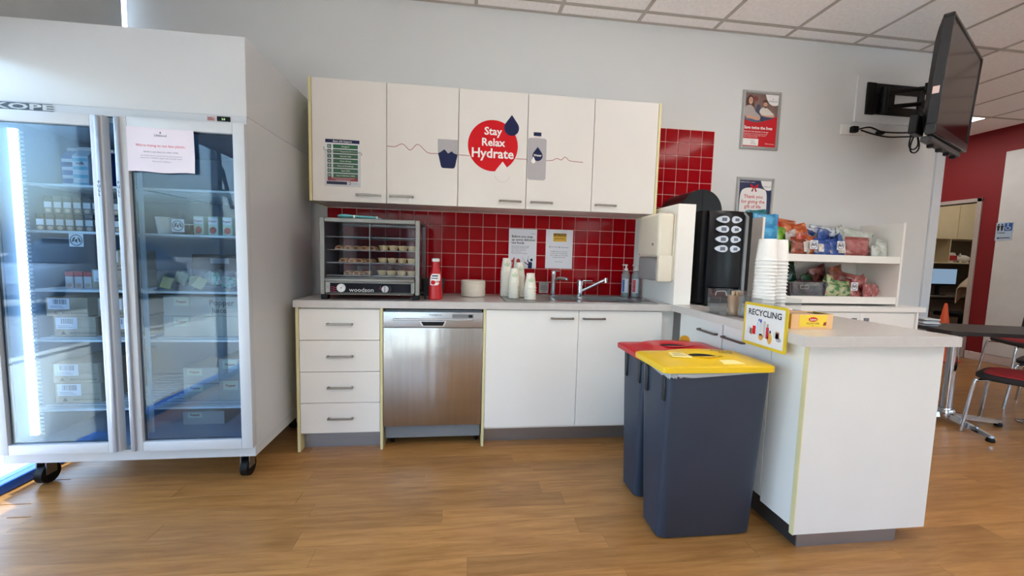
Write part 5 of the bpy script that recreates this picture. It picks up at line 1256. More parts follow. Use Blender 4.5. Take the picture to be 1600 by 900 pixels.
# acrylic fronts on the shelves
t = Thing('acrylic_bin', 'clear acrylic bin with a slotted front on the lower snack shelf', 'bin', (3.5, -.2, .9715))
open_tray(t, 3.32, 3.63, -.318, -.03, .9717, 1.07, ACRYL)
t.part('slot_rim', tube(B(), [Pl((0, -.318, 0)).p(u, v, .002) for u, v in rrect(3.44, 1.025, 3.51, 1.05, .008, 3)], .002, 6, True), glass('acrylic_edge', (214, 206, 176), .2, .1, .3))
t.part('front_edge', tube(B(), [(3.322, -.3195, 1.071), (3.629, -.3195, 1.071)], .0016, 6), MATS['acrylic_edge'])
card_sign('square card with a round emblem, left one on the upper snack shelf edge', Pl((0, -.334, 0)), 3.478, 1.318, .062, .064)
card_sign('square card with a round emblem, right one on the upper snack shelf edge', Pl((0, -.334, 0)), 3.698, 1.318, .062, .064)
card_sign('square card with a round emblem on the lower snack shelf', Pl((0, -.334, 0)), 3.846, 1.018, .058, .062)

# ================================================================== NOTICES, POSTERS, LABELS
def sheet_thing(name, label, cat, pl, u0, v0, u1, v1, th=.0006, mat=PAPER):
    t = Thing(name, label, cat, pl.p((u0 + u1) / 2, v0, 0)); s_ = t.part('sheet', prism(B(), pl, rect(u0, v0, u1, v1), 0, th), mat)
    return t, s_
# life support chart on the first wall cabinet door
bp_ = Pl((0, CY - .0012, 0))
t, s_ = sheet_thing('safety_chart', 'green Basic Life Support chart in a clear sleeve on the first wall cabinet', 'notice', bp_, .100, 1.618, .308, 1.902)
u0, v0 = .100, 1.618
def pr_(t, s_, pl, nm, pts, m, w=.0010): return t.part(nm, prism(B(), pl, pts, .0006, w), m, s_)
pr_(t, s_, bp_, 'header', rect(u0 + .002, v0 + .262, u0 + .206, v0 + .283), NAVY)
steps = [('D', 'Dangers?'), ('R', 'Responsive?'), ('S', 'Send for help'), ('A', 'Open Airway'), ('B', 'Normal Breathing?'), ('C', 'Start CPR'), ('D', 'Attach Defibrillator (AED)')]
gb = B(); lt = B()
for k, (a, b) in enumerate(steps):
    vv = v0 + .229 - k * .0295
    prism(gb, bp_, rect(u0 + .014, vv, u0 + .037, vv + .023), .0006, .001); prism(gb, bp_, rect(u0 + .048, vv, u0 + .196, vv + .024), .0006, .001)
    text(lt, bp_, a, u0 + .0255, vv + .006, .016, 'CENTER', w1=.0013, bold=.02); text(lt, bp_, b, u0 + .122, vv + .008, .0125 if len(b) < 20 else .0105, 'CENTER', w1=.0013, bold=.012)
t.part('step_bar', gb, GREENPR, s_)
text(lt, bp_, 'Basic Life Support', u0 + .104, v0 + .267, .0155, 'CENTER', w1=.0013, bold=.015)
pr_(t, s_, bp_, 'footer', rect(u0 + .014, v0 + .031, u0 + .196, v0 + .052), CRIMPR)
text(lt, bp_, 'Continue CPR until responsiveness or', u0 + .105, v0 + .0435, .0088, 'CENTER', w1=.0013, bold=.01); text(lt, bp_, 'normal breathing return', u0 + .105, v0 + .034, .0088, 'CENTER', w1=.0013, bold=.01)
pr_(t, s_, bp_, 'footer', rect(u0 + .008, v0 + .009, u0 + .130, v0 + .027), NAVY); 
t.part('lettering', lt, WHITEPR, s_)
lt = B(); ribbon_mesh(lt, bp_, smooth_pts([(u0 + .140, v0 + .012), (u0 + .150, v0 + .012), (u0 + .152, v0 + .022), (u0 + .138, v0 + .024)], 4), .003, .0006, .001); text(lt, bp_, 'resuscitation', u0 + .162, v0 + .015, .007, w1=.001); t.part('logo', lt, NAVY, s_)
sv = B(); prism(sv, bp_, rect(u0 - .003, v0 - .004, u0 + .213, v0 + .215), .0018, .0024); t.part('plastic_sleeve', sv, glass('sleeve_film', (252, 252, 252), .015, .08, .008, gain=.3))
sv = B(); ribbon_mesh(sv, bp_, smooth_pts([(u0 - .004, v0 + .235), (u0 + .002, v0 + .215), (u0 + .1, v0 + .212), (u0 + .212, v0 + .208), (u0 + .214, v0 + .190)], 4), .004, .0024, .0034); t.part('sleeve_lip', sv, glass('sleeve_lip', (240, 240, 236), .2, .15, .35))
# two notices on the tiles
np_ = Pl((0, -.0087, 0))
t, s_ = sheet_thing('tile_notice', 'white notice about hot foods with a red and navy figure, on the tiles', 'notice', np_, 1.295, 1.119, 1.507, 1.413)
lt = B()
for k, l_ in enumerate(('Before you snap', 'up some delicious', 'hot foods')): text(lt, np_, l_, 1.316, 1.349 - k * .0235, .0245, w1=.0009, bold=.022)
for k, (l_, bb) in enumerate((('Please limit your hot food to one item', .014), ('so everyone has the chance to enjoy', .014), ('Take a plate and use the tongs', 0), ('Close the glass doors after you', 0), ('Sauce is on the bench', 0), ('Enjoy and thank you for donating', .01))): text(lt, np_, l_, 1.316, 1.282 - k * .0105, .0088, w1=.0009, bold=bb)
text(lt, np_, 'Lifeblood', 1.478, 1.378, .008, 'CENTER', w1=.0009, bold=.01)
t.part('lettering', lt, BLACKPR, s_)
fg = B(); prism(fg, np_, [(1.444, 1.120), (1.474, 1.120), (1.477, 1.160), (1.468, 1.170), (1.448, 1.166)], .0006, .0009); prism(fg, np_, disc(1.4705, 1.184, .010, .011, 16), .0006, .0009)
ribbon_mesh(fg, np_, [(1.450, 1.145), (1.437, 1.152), (1.418, 1.166)], .007, .0006, .0009); ribbon_mesh(fg, np_, [(1.452, 1.160), (1.445, 1.172), (1.441, 1.184)], .007, .0006, .0009); ribbon_mesh(fg, np_, [(1.418, 1.166), (1.400, 1.205)], .0016, .0006, .0009); ribbon_mesh(fg, np_, [(1.441, 1.184), (1.447, 1.212)], .0016, .0006, .0009)
t.part('figure_picture', fg, NAVY, s_)
fg = B(); prism(fg, np_, [(1.318, 1.120), (1.336, 1.120), (1.340, 1.165), (1.342, 1.198), (1.334, 1.200), (1.330, 1.186), (1.318, 1.178), (1.318, 1.166), (1.327, 1.160)], .0006, .0009); prism(fg, np_, [(1.356, 1.120), (1.386, 1.120), (1.385, 1.178), (1.377, 1.190), (1.363, 1.190), (1.356, 1.178)], .0006, .0009)
t.part('sauce_picture', fg, M('rust_print', (172, 52, 40), .5), s_)
t, s_ = sheet_thing('tile_notice', 'laminated caution boiling water notice with a yellow heading, on the tiles', 'notice', np_, 1.577, 1.124, 1.786, 1.417)
o = pr_(t, s_, np_, 'heading', rect(1.633, 1.328, 1.736, 1.390), YELPR)
pr_(t, s_, np_, 'heading_band', rect(1.636, 1.368, 1.733, 1.388), BLACKPR, .0013)
lt = text(B(), np_, 'CAUTION', 1.6845, 1.371, .0195, 'CENTER', w1=.0016, bold=.02); t.part('lettering', lt, YELPR, s_)
lt = text(B(), np_, 'Boiling Water', 1.6845, 1.346, .0135, 'CENTER', w1=.0014, bold=.012)
prism(lt, np_, rect(1.606, 1.283, 1.614, 1.291), .0006, .0009); text(lt, np_, 'Hot Water', 1.620, 1.283, .011, w1=.0009, bold=.01); prism(lt, np_, rect(1.678, 1.281, 1.686, 1.289), .0006, .0009); text(lt, np_, 'Chilled Water', 1.692, 1.281, .011, w1=.0009, bold=.01)
prism(lt, np_, rect(1.6395, 1.249, 1.6460, 1.256), .0006, .0009)
for k, l_ in enumerate(('If the      light next to the tap is', 'on, the water is at boiling point', 'Use care filling your cup or glass', 'and keep children away')): text(lt, np_, l_, 1.682, 1.249 - k * .0145, .0105, 'CENTER', w1=.0009, bold=.006)
text(lt, np_, 'Do not touch', 1.682, 1.172, .0105, 'CENTER', w1=.0009, bold=.006)
t.part('lettering', lt, M('navy_ink', (44, 44, 70), .5), s_)
t, s_ = sheet_thing('switch_plate', 'small square instruction label on the tiles left of the tall tap', 'label', np_, 1.536, .934, 1.608, 1.020, .004, M('label_silver', (176, 172, 172), .35, .3, noise=.05))
lt = text(B(), np_, 'ON / OFF', 1.572, 1.004, .012, 'CENTER', w0=.004, w1=.0046, bold=.01)
for k in range(6): prism(lt, np_, rect(1.546, .958 + k * .007, 1.60 - .004 * (k % 2), .9605 + k * .007), .004, .0045)
text(lt, np_, 'HOT', 1.572, .942, .013, 'CENTER', w1=.0046, bold=.02); t.part('lettering', lt, BLACKPR, s_)
# framed posters
def poster(lab, u0, v0, u1, v1):
    pl = Pl((0, -.001, 0)); t = Thing('poster', lab, 'poster', ((u0 + u1) / 2, 0, v0))
    f = B(); w = .022
    for a in (rect(u0, v0, u0 + w, v1), rect(u1 - w, v0, u1, v1), rect(u0 + w, v0, u1 - w, v0 + w), rect(u0 + w, v1 - w, u1 - w, v1)):
        prism(f, pl, a, 0, .014)
    es = [e for e in f.edges if all(abs(v.co.y + .015) < .0005 for v in e.verts)]
    bmesh.ops.bevel(f, geom=es, offset=.005, segments=2, affect='EDGES')
    t.part('frame', f, M('snap_frame', (182, 182, 180), .4, .5, noise=.02))
    return t, pl, (u0 + w, v0 + w, u1 - w, v1 - w)
t, pl, (a, b, c, d) = poster('framed poster of two seated people over red, upper one on the wall', 3.104, 2.102, 3.431, 2.549)
s_ = t.part('sheet', prism(B(), pl, rect(a, b, c, d), .001, .003), M('poster_red', (198, 26, 38), .45, noise=.0))
W_, H_ = c - a, d - b
P = lambda x, y: (a + x * W_, b + y * H_)
def pp(nm, pts, m, lay=0, lab=None): return t.part(nm, prism(B(), pl, [P(*q) for q in pts], .003 + lay * .0004, .0034 + lay * .0004), m, s_, label=lab)
curve = smooth_pts([(0, .52), (.18, .478), (.38, .462), (.6, .49), (.8, .545), (1, .60)], 5)
pp('photo_backdrop', curve + [(1, 1), (0, 1)], M('poster_backdrop', (128, 102, 94), .5, noise=.15, scale=14))
pp('photo_armchair', [(.33, .52), (.32, .70), (.38, .80), (.46, .80), (.50, .70), (.52, .52)], M('poster_chair', (72, 78, 98), .5), 1)
pp('photo_wall_disc', [(.31 + .075 * math.cos(q * PI / 8), .905 + .05 * math.sin(q * PI / 8)) for q in range(16)], M('poster_disc', (128, 60, 56), .5), 1)
pp('photo_hair', smooth_pts([(.05, .76), (.03, .88), (.12, .965), (.22, .95), (.27, .85), (.29, .72), (.24, .70), (.20, .80)], 4), BROWNPR, 1, 'long brown hair')
pp('photo_face', [(.17 + .062 * math.cos(q * PI / 10), .865 + .068 * math.sin(q * PI / 10)) for q in range(20)], SKINPR, 2)
pp('photo_top', smooth_pts([(.0, .60), (.02, .74), (.12, .78), (.24, .76), (.34, .66), (.46, .60), (.48, .54), (.30, .545), (.2, .56), (.06, .55)], 4), M('poster_grey_top', (176, 166, 164), .5), 2)
pp('photo_arm', smooth_pts([(.06, .56), (.10, .60), (.24, .58), (.44, .56), (.47, .52), (.38, .50), (.22, .525), (.08, .53)], 4), SKINPR, 3)
pp('photo_jeans', [(.0, .545), (.12, .54), (.36, .51), (.50, .535), (.47, .475), (.30, .468), (.16, .482), (.0, .52)], M('poster_jeans', (92, 104, 134), .5), 2)
pp('photo_face', [(.615 + .06 * math.cos(q * PI / 10), .805 + .064 * math.sin(q * PI / 10)) for q in range(20)], SKINPR, 2)
pp('photo_hair', smooth_pts([(.55, .82), (.555, .88), (.62, .895), (.675, .87), (.685, .82), (.655, .845), (.58, .848)], 3), BROWNPR, 3, 'short dark hair')
pp('photo_beard', smooth_pts([(.57, .79), (.585, .752), (.62, .738), (.655, .752), (.67, .79), (.64, .772), (.60, .772)], 3), BROWNPR, 3)
pp('photo_shirt', smooth_pts([(.45, .66), (.48, .72), (.58, .755), (.68, .74), (.80, .68), (.90, .62), (.86, .585), (.66, .60), (.52, .60)], 4), M('poster_white_shirt', (216, 210, 200), .5), 2)
pp('photo_arm', smooth_pts([(.48, .63), (.60, .605), (.78, .61), (.90, .62), (.88, .575), (.68, .575), (.50, .595)], 4), SKINPR, 3)
pp('photo_legs', [(.48, .60), (.70, .575), (.90, .585), (.88, .55), (.72, .52), (.52, .48), (.47, .52)], M('poster_navy_jeans', (62, 72, 100), .5), 1)
for (ex, ey, s2) in ((.15, .875, 1), (.19, .872, 1), (.595, .815, 1), (.635, .812, 1)): pp('photo_eye', [(ex + .009 * math.cos(q * PI / 4), ey + .006 * math.sin(q * PI / 4)) for q in range(8)], BLACKPR, 4)
pp('photo_smile', smooth_pts([(.145, .835), (.17, .826), (.195, .836), (.17, .818)], 3), WHITEPR, 4)
pp('logo_field', smooth_pts([(.60, 1.0), (.66, .90), (.76, .82), (.88, .795), (1.0, .81)], 4) + [(1, 1)], WHITEPR, 3)
lt = text(B(), pl, 'Lifeblood', *P(.835, .86), .02, 'CENTER', w1=.0052, bold=.02); prism(lt, pl, drop(P(.835, .92)[0], P(.835, .925)[1], P(.835, .903)[1], .009), .004, .0052); t.part('lettering', lt, GREYPR, s_)
lt = text(B(), pl, 'Save twice the lives', *P(.02, .335), .0325, w1=.0036, bold=.028, sx=.95); text(lt, pl, 'Book your next donation in the app', *P(.02, .275), .0145, w1=.0036, bold=.01)
for k, l_ in enumerate(('Giving plasma more often means you could', 'help save twice as many people. Scan the', 'code or ask us how today.')): text(lt, pl, l_, *P(.02, .235 - k * .03), .0115, w1=.0036)
text(lt, pl, 'lifeblood.com.au', *P(.97, .055), .012, 'RIGHT', w1=.0036); t.part('lettering', lt, WHITEPR, s_)
cd = pp('white_field', [(.005, .02), (.48, .02), (.48, .15), (.005, .15)], WHITEPR, 1)
lt = B()
for k in range(3): prism(lt, pl, rect(*P(.24, .045 + k * .03), *P(.42 - .03 * k, .055 + k * .03)), .0038, .0042)
t.part('lettering', lt, GREYPR, s_)
t, pl, (a, b, c, d) = poster('framed navy Thank you poster with a red bow, lower one on the wall', 3.104, 1.436, 3.428, 1.883)
s_ = t.part('sheet', prism(B(), pl, rect(a, b, c, d), .001, .003), M('poster_navy', (38, 46, 86), .5, noise=.0))
W_, H_ = c - a, d - b
pp('tag_shape', smooth_pts([(.03, 0.0), (.04, .5), (.07, .76), (.20, .845), (.46, .858), (.74, .84), (.86, .77), (.89, .5), (.90, 0.0)], 5), WHITEPR)
for sgn in (-1, 1):
    pp('bow_loop', smooth_pts([(.47, .865), (.47 + sgn * .06, .91), (.47 + sgn * .12, .93), (.47 + sgn * .11, .885), (.47 + sgn * .07, .85), (.47, .865)], 3), REDP, 1)
    pp('bow_tail', [(.47, .865), (.47 + sgn * .03, .865), (.47 + sgn * .09, .79), (.47 + sgn * .04, .78)], CRIMPR, 1)
pp('logo_field', smooth_pts([(.66, 1.0), (.72, .90), (.80, .84), (.90, .815), (1.0, .83)], 4) + [(1, 1)], WHITEPR, 1)
lt = B()
for k, l_ in enumerate(('Thank you', 'for giving the', 'gift of life')): text(lt, pl, l_, *P(.46, .655 - k * .098), .0385, 'CENTER', w1=.0038, bold=.012)
text(lt, pl, 'from all of us', *P(.455, .37), .015, 'CENTER', w1=.0038)
t.part('lettering', lt, M('rose_red_print', (196, 36, 62), .5), s_)
lt = text(B(), pl, 'Lifeblood', *P(.85, .875), .018, 'CENTER', w1=.0042, bold=.02); t.part('lettering', lt, GREYPR, s_)
lt = text(B(), pl, 'Lifeblood donor centre', *P(.02, .955), .014, w1=.0036); t.part('lettering', lt, WHITEPR, s_)
# restroom sign on the white wall panel (faces -x)
rp_ = Pl((XR - .0205, 1.335, 1.57), (0, -1, 0), (0, 0, 1))
t = Thing('toilet_sign', 'blue and white toilets sign with pictograms and an arrow on the far wall', 'sign', rp_.p(.075, 0, 0))
s_ = t.part('plate', prism(B(), rp_, rect(0, 0, .155, .225), 0, .004), M('sign_pale', (176, 196, 216), .4))
t.part('blue_panel', prism(B(), rp_, rect(.078, .118, .150, .215), .004, .0046), M('sign_blue', (40, 92, 160), .4), s_)
lt = B()
for xx in (.022, .056): prism(lt, rp_, disc(xx, .200, .009, n=14), .004, .0048); prism(lt, rp_, [(xx - .014, .188), (xx + .014, .188), (xx + .010, .150), (xx + .007, .122), (xx - .007, .122), (xx - .010, .150)], .004, .0048)
text(lt, rp_, 'Toilets', .012, .088, .028, w0=.004, w1=.0048, bold=.02)
prism(lt, rp_, [(.014, .032), (.034, .046), (.034, .037), (.138, .037), (.138, .027), (.034, .027), (.034, .018)], .004, .0048); t.part('pictogram', lt, BLACKPR, s_)
lt = B(); prism(lt, rp_, disc(.108, .203, .006, n=12), .0046, .0054); ribbon_mesh(lt, rp_, [(.108, .195), (.110, .168), (.126, .166), (.134, .144)], .006, .0046, .0054)
ribbon_mesh(lt, rp_, [(.112 + .021 * math.cos(q), .153 + .021 * math.sin(q)) for q in [2.4 + .33 * k for k in range(13)]], .005, .0046, .0054); t.part('wheelchair_symbol', lt, WHITEPR, s_)

# ================================================================== TELEVISION AND ITS BRACKET
TVC = (4.188, -.637, 2.358)
t = Thing('television', 'black wall mounted flat television turned away from the wall', 'television', (0, 0, 0))
w2_, h2_ = 1.144 / 2, .325
tb = B()
bx(tb, -w2_, w2_, 0, .045, h2_ - .018, h2_, .003); bx(tb, -w2_, w2_, 0, .045, -h2_, -h2_ + .06, .003); bx(tb, -w2_, -w2_ + .018, 0, .045, -h2_ + .06, h2_ - .018, .003); bx(tb, w2_ - .018, w2_, 0, .045, -h2_ + .06, h2_ - .018, .003)
t.part('bezel', tb, M('tv_bezel', (34, 33, 36), .25, noise=.02))
t.part('screen', bx(B(), -w2_ + .0182, w2_ - .0182, .006, .012, -h2_ + .0602, h2_ - .0182), M('tv_screen', (20, 17, 21), .12, spec=.16, noise=.0))
bk = B(); rings(bk, [[(x, yy, z_) for x, z_ in ((-w, -h), (w, -h), (w, h), (-w, h))] for yy, w, h in ((.0455, w2_ - .006, h2_ - .006), (.065, w2_ - .05, h2_ - .05), (.085, w2_ - .12, h2_ - .10))])
t.part('back_cover', bk, BLACK)
t.part('speaker_bar', bx(B(), -w2_ + .06, w2_ - .06, .02, .07, -h2_ - .035, -h2_ - .001, .006), M('tv_speaker', (70, 68, 70), .5))
t.part('side_sticker', bx(B(), -w2_ - .0012, -w2_ - .0002, .012, .04, -.10, -.06), M('tv_sticker', (206, 180, 172), .5))
t.part('input_box', bx(B(), -w2_ + .03, -w2_ + .22, .086, .125, -h2_ + .02, -h2_ + .13, .005), BLACK)
for k, xx in enumerate((-.38, -.12, .14, .38)): t.part('foot_stub', bx(B(), xx, xx + .05, .03, .06, -h2_ - .055, -h2_ - .036, .003), BLACK)
t.e.location = TVC; t.e.rotation_euler = (.054, -.073, .491)
t = Thing('tv_bracket', 'black swing arm bracket carrying the television', 'bracket', (4.45, 0, 2.55))
bp2 = B(); bx(bp2, 4.165, 4.245, -.03, -.0145, 2.43, 2.68, .004); bx(bp2, 4.64, 4.70, -.03, -.0145, 2.43, 2.68, .004); bx(bp2, 4.245, 4.64, -.03, -.0145, 2.60, 2.675, .003); bx(bp2, 4.245, 4.64, -.03, -.0145, 2.435, 2.50, .003); bx(bp2, 4.245, 4.42, -.028, -.016, 2.50, 2.60)
t.part('wall_plate', bp2, BLACK)
ar = B()
for z_ in (2.485, 2.60):
    tube(ar, [(4.30, -.035, z_), (4.62, -.22, z_), (4.30, -.425, z_ - .09)], .017, 8)
t.part('swing_arm', ar, BLACK)
t.part('pivot', cyl(B(), (4.62, -.22, 2.44), (4.62, -.22, 2.64), .026), BLACK); t.part('pivot', cyl(B(), (4.30, -.05, 2.44), (4.30, -.05, 2.64), .024), BLACK)
hd = B(); dx_, dy_ = math.cos(.491), math.sin(.491)
hp_ = Pl((4.214, -.508, 2.36), (dx_, dy_, 0), (0, -.054, 1))
for u in (-.22, .16): prism(hd, hp_, rect(u, -.20, u + .05, .24), -.03, .008)
prism(hd, hp_, rect(-.24, .0, .24, .06), -.05, -.03); prism(hd, hp_, rect(-.24, -.1, .24, -.05), -.05, -.03)
t.part('tv_mount', hd, BLACK)
single('mounting_board', bx(B(), 4.085, 4.76, -.0135, -.0005, 2.37, 2.735, .003), M('board_white', (214, 214, 214), .55, noise=.01), 'white mounting board on the wall behind the television bracket', 'board', (4.42, 0, 2.37))
t = Thing('power_outlet', 'white double power outlet on the wall below the television bracket', 'outlet', (4.06, 0, 2.29))
t.part('plate', bx(B(), 3.975, 4.20, -.014, -.0005, 2.265, 2.345, .004), WHITEP)
t.part('rocker_switch', bx(B(), 4.16, 4.18, -.0175, -.0142, 2.29, 2.325, .002), WHITEP)
t = Thing('tv_cable', 'black looped power cable hanging from the outlet to the television', 'cable', (4.1, -.05, 2.3))
t.part('plug', bx(B(), 4.045, 4.10, -.05, -.0145, 2.275, 2.325, .01, 2), BLACK)
cb1 = tube(B(), smooth_pts([(4.10, -.045, 2.30), (4.18, -.06, 2.315), (4.28, -.07, 2.285), (4.40, -.08, 2.28), (4.52, -.09, 2.285), (4.62, -.10, 2.29)], 6), .006, 6)
tube(cb1, smooth_pts([(4.11, -.055, 2.29), (4.20, -.065, 2.265), (4.33, -.075, 2.245), (4.46, -.085, 2.25), (4.55, -.09, 2.26), (4.62, -.12, 2.30), (4.55, -.2, 2.33), (4.3, -.38, 2.30), (4.05, -.60, 2.20)], 6), .006, 6)
lp_ = [(4.56 + .035 * math.cos(q) , -.09 + .01 * math.sin(2 * q), 2.24 + .085 * math.sin(q)) for q in [2 * PI * k / 20 for k in range(20)]]
tube(cb1, lp_, .0055, 6, True); tube(cb1, [(x + .03 * (z_ - 2.2), y_ - .01, z_ - .03) for x, y_, z_ in lp_], .0055, 6, True)
t.part('cable', cb1, BLACK); t.part('cable_tie', bx(B(), 4.535, 4.585, -.11, -.07, 2.255, 2.275, .004), BLACK); t.part('adapter', bx(B(), 4.24, 4.30, -.085, -.05, 2.262, 2.288, .006), BLACK)

# ================================================================== TABLE, CHAIRS, MAGAZINES, CONE
TABM = M('dark_table_laminate', (50, 42, 40), .42, spec=.3, noise=.08, scale=14, stretch=(1, 6, 1))
ta = -math.radians(15); tu = Vector((math.cos(ta), math.sin(ta), 0)); tv = Vector((-math.sin(ta), math.cos(ta), 0))
TO = Vector((4.555, -.485, 0))
t = Thing('dining_table', 'dark rectangular table with a chrome pedestal beyond the peninsula', 'table', (4.74, -.37, 0))
t.part('tabletop', prism(B(), Pl((TO.x, TO.y, .712), tu, tv), rrect(0, 0, 1.05, .47, .06, 6), 0, .028), TABM)
def pedestal(px, py):
    t.part('column', cyl(B(), (px, py, .055), (px, py, .705), .033, seg=24), CHROME); t.part('top_plate', bx(B(), px - .1, px + .1, py - .1, py + .1, .700, .7115, .002), BLACK)
    t.part('hub', lathe(B(), [(.05, .035), (.052, .05), (.052, .10), (.044, .112)], (px, py, 0), 24), CHROME)
    for k in range(4):
        a = math.radians(-107 + 90 * k); c, s_ = math.cos(a), math.sin(a); L = .29 if k == 3 else .36
        b = B(); n = Vector((-s_, c, 0)); 
        rr_ = []
        for f, hw, z0_, z1_ in ((.03, .02, .045, .085), (.5, .018, .032, .066), (1, .014, .022, .046)):
            p = Vector((px + c * L * f, py + s_ * L * f, 0)); rr_.append([(p - n * hw) + Vector((0, 0, z0_)), (p + n * hw) + Vector((0, 0, z0_)), (p + n * hw * .7) + Vector((0, 0, z1_)), (p - n * hw * .7) + Vector((0, 0, z1_))])
        rings(b, rr_); o = t.part('foot', b, CHROME)
        t.part('foot_pad', lathe(B(), [(.022, .0015), (.024, .012), (.018, .03)], (px + c * L * .97, py + s_ * L * .97, 0), 14), BLACK, o)
pedestal(4.745, -.375)
q_ = TO + tu * .86 + tv * .235; t.part('column', cyl(B(), (q_.x, q_.y, .055), (q_.x, q_.y, .705), .033, seg=24), CHROME); t.part('hub', lathe(B(), [(.11, .0015), (.11, .012), (.05, .03), (.04, .06)], (q_.x, q_.y, 0), 24), CHROME)
SEATR = M('red_upholstery', (150, 26, 34), .8, noise=.08, scale=60); SEATB = M('black_upholstery', (36, 34, 38), .7, noise=.08, scale=50)
def chair_proto(label, back_h):
    t = Thing('visitor_chair', label, 'chair', (0, 0, 0), None); w = .225
    r = [superring(0, 0, w * f, w * f, 5, z_, 32) for f, z_ in ((.93, .405), (1, .415), (1.0, .438), (.95, .446))]
    s_ = B(); rings(s_, r); t.part('seat', s_, SEATB)
    s_ = B(); rings(s_, [superring(0, 0, w * f, w * f, 4, z_, 32) for f, z_ in ((.86, .4465), (.84, .456), (.70, .462), (.3, .464))]); t.part('seat_cushion', s_, SEATR)
    for sx_ in (-1, 1):
        for sy_ in (-1, 1):
            t.part('leg', tube(B(), smooth_pts([(sx_ * .15, sy_ * .15, .398), (sx_ * .20, sy_ * .195, .392), (sx_ * .215, sy_ * .21, .36), (sx_ * .245, sy_ * .24, .004)], 4), .0115, 10), CHROME)
    fr = B(); tube(fr, [(-.19, -.185, .395), (.19, -.185, .395)], .010, 8); tube(fr, [(-.19, .185, .395), (.19, .185, .395)], .010, 8); t.part('seat_rail', fr, CHROME)
    bk = B(); zt = back_h
    pts = []
    for k in range(9):
        u = -1 + k / 4; pts.append((u * .20, .225 - .025 * u * u + .02 * 0))
    rings(bk, [[(x, y_ + off, z_) for x, y_ in pts] + [(x, y_ + .022 + off, z_) for x, y_ in pts[::-1]] for z_, off in ((zt - .27, .0), (zt - .14, .022), (zt - .02, .04), (zt, .043))])
    t.part('backrest', bk, SEATB)
    for sx_ in (-1, 1): t.part('back_post', tube(B(), [(sx_ * .13, .19, .395), (sx_ * .13, .250, .45), (sx_ * .13, .262, zt - .25)], .010, 8), CHROME)
    return t
ch = chair_proto('red and black chair with chrome legs tucked under the table, nearest the peninsula', .80)
ch.e.location = (4.975, -.662, 0); ch.e.rotation_euler = (0, 0, math.radians(-157.3))
c2 = chair_proto('red and black chair standing past the right end of the table', .80)
c2.e.location = (5.92, -.31, 0); c2.e.rotation_euler = (0, 0, math.radians(-157.3))
c3 = chair_proto('chair with a dark back behind the table, by the white wall panel', .80)
c3.e.location = (6.98, .50, 0); c3.e.rotation_euler = (0, 0, math.radians(150))
GLS = [M('magazine_pale', (196, 196, 200), .3, noise=.2, scale=20), M('magazine_grey', (130, 128, 134), .3, noise=.3, scale=20), M('magazine_white', (220, 220, 222), .3, noise=.1)]
for k in range(6):
    b = B(); bx(b, -.055, .055, -.10, .10, 0, .009, .001)
    o = bpy.data.objects.new('magazine', mesh_from(b, 'magazine', GLS[k % 3], None)); COL.objects.link(o); o.location = (4.70 + .006 * math.sin(k * 2.1), -.175 + .008 * math.cos(k * 1.7),   .7406 + k * .0095); o.rotation_euler = (0, 0, -.26 + .10 * math.sin(k * 1.9))
    o['label'] = ('topmost' if k == 5 else ORD[5 - k]) + (' magazine of the pile on the dark table' if k == 5 else ' magazine from the top in the pile on the dark table'); o['category'] = 'magazine'; o['group'] = 'pile of magazines on the table'
t = Thing('traffic_cone', 'orange traffic cone on the floor beside the office door', 'cone', (7.18, 1.40, 0))
CON = M('cone_orange', (222, 92, 46), .5)
t.part('cone', lathe(B(), [(.115, .0315), (.108, .04), (.016, .735), (.010, .75)], (7.18, 1.40, 0), 24), CON); t.part('base', bx(B(), 7.04, 7.32, 1.26, 1.54, .0015, .031, .01), CON)
t.part('collar', lathe(B(), [(.069, .345), (.052, .475)], (7.18, 1.40, 0), 24, False, False), WHITEP)

# ================================================================== OFFICE THROUGH THE DOOR
OC = M('office_cream', (216, 206, 176), .5, noise=.02)
t = Thing('office_cupboard', 'cream wall cupboards over the desk in the office', 'cupboard', (9.3, 3.2, 1.71))
t.part('body', bx(B(), 7.95, 10.6, 3.02, 3.41, 1.715, 2.75), OC)
for k in range(5): t.part('door', bx(B(), 7.95 + k * .53 + .003, 7.95 + (k + 1) * .53 - .003, 2.998, 3.0175, 1.715, 2.75, .002), OC)
t = Thing('office_shelf', 'cream shelf with one divider under the office cupboards', 'shelf', (9.3, 3.2, 1.3))
t.part('board', bx(B(), 7.95, 10.6, 3.0, 3.415, 1.285, 1.306, .002), OC); t.part('divider', bx(B(), 9.425, 9.443, 3.005, 3.415, 1.3065, 1.713), OC)
t = Thing('desk', 'office desk below the shelf', 'desk', (9.3, 3.0, 0))
DK = M('desk_brown', (92, 82, 74), .5, noise=.05)
t.part('top', bx(B(), 7.95, 10.6, 2.60, 3.415, .715, .74, .003), DK); t.part('side_panel', bx(B(), 10.55, 10.59, 2.62, 3.41, 0, .714), DK); t.part('side_panel', bx(B(), 7.96, 8.0, 2.62, 3.41, 0, .714), DK)
t = Thing('drawer_pedestal', 'grey brown three-drawer pedestal under the office desk', 'drawers', (9.1, 2.9, 0))
DP = M('pedestal_taupe', (112, 102, 94), .5)
t.part('body', bx(B(), 8.72, 9.36, 2.70, 3.2, .03, .70, .003), DP)
for k in range(3):
    d = t.part('drawer', bx(B(), 8.725, 9.355, 2.68, 2.6995, .05 + k * .215, .25 + k * .215, .002), DP); t.part('pull', bx(B(), 8.98, 9.16, 2.668, 2.6795, .19 + k * .215, .20 + k * .215), M('pull_dark', (60, 54, 50), .5), d)
t = Thing('monitor', 'computer monitor showing a pale blue screen on the office desk', 'monitor', (9.05, 2.85, .74))
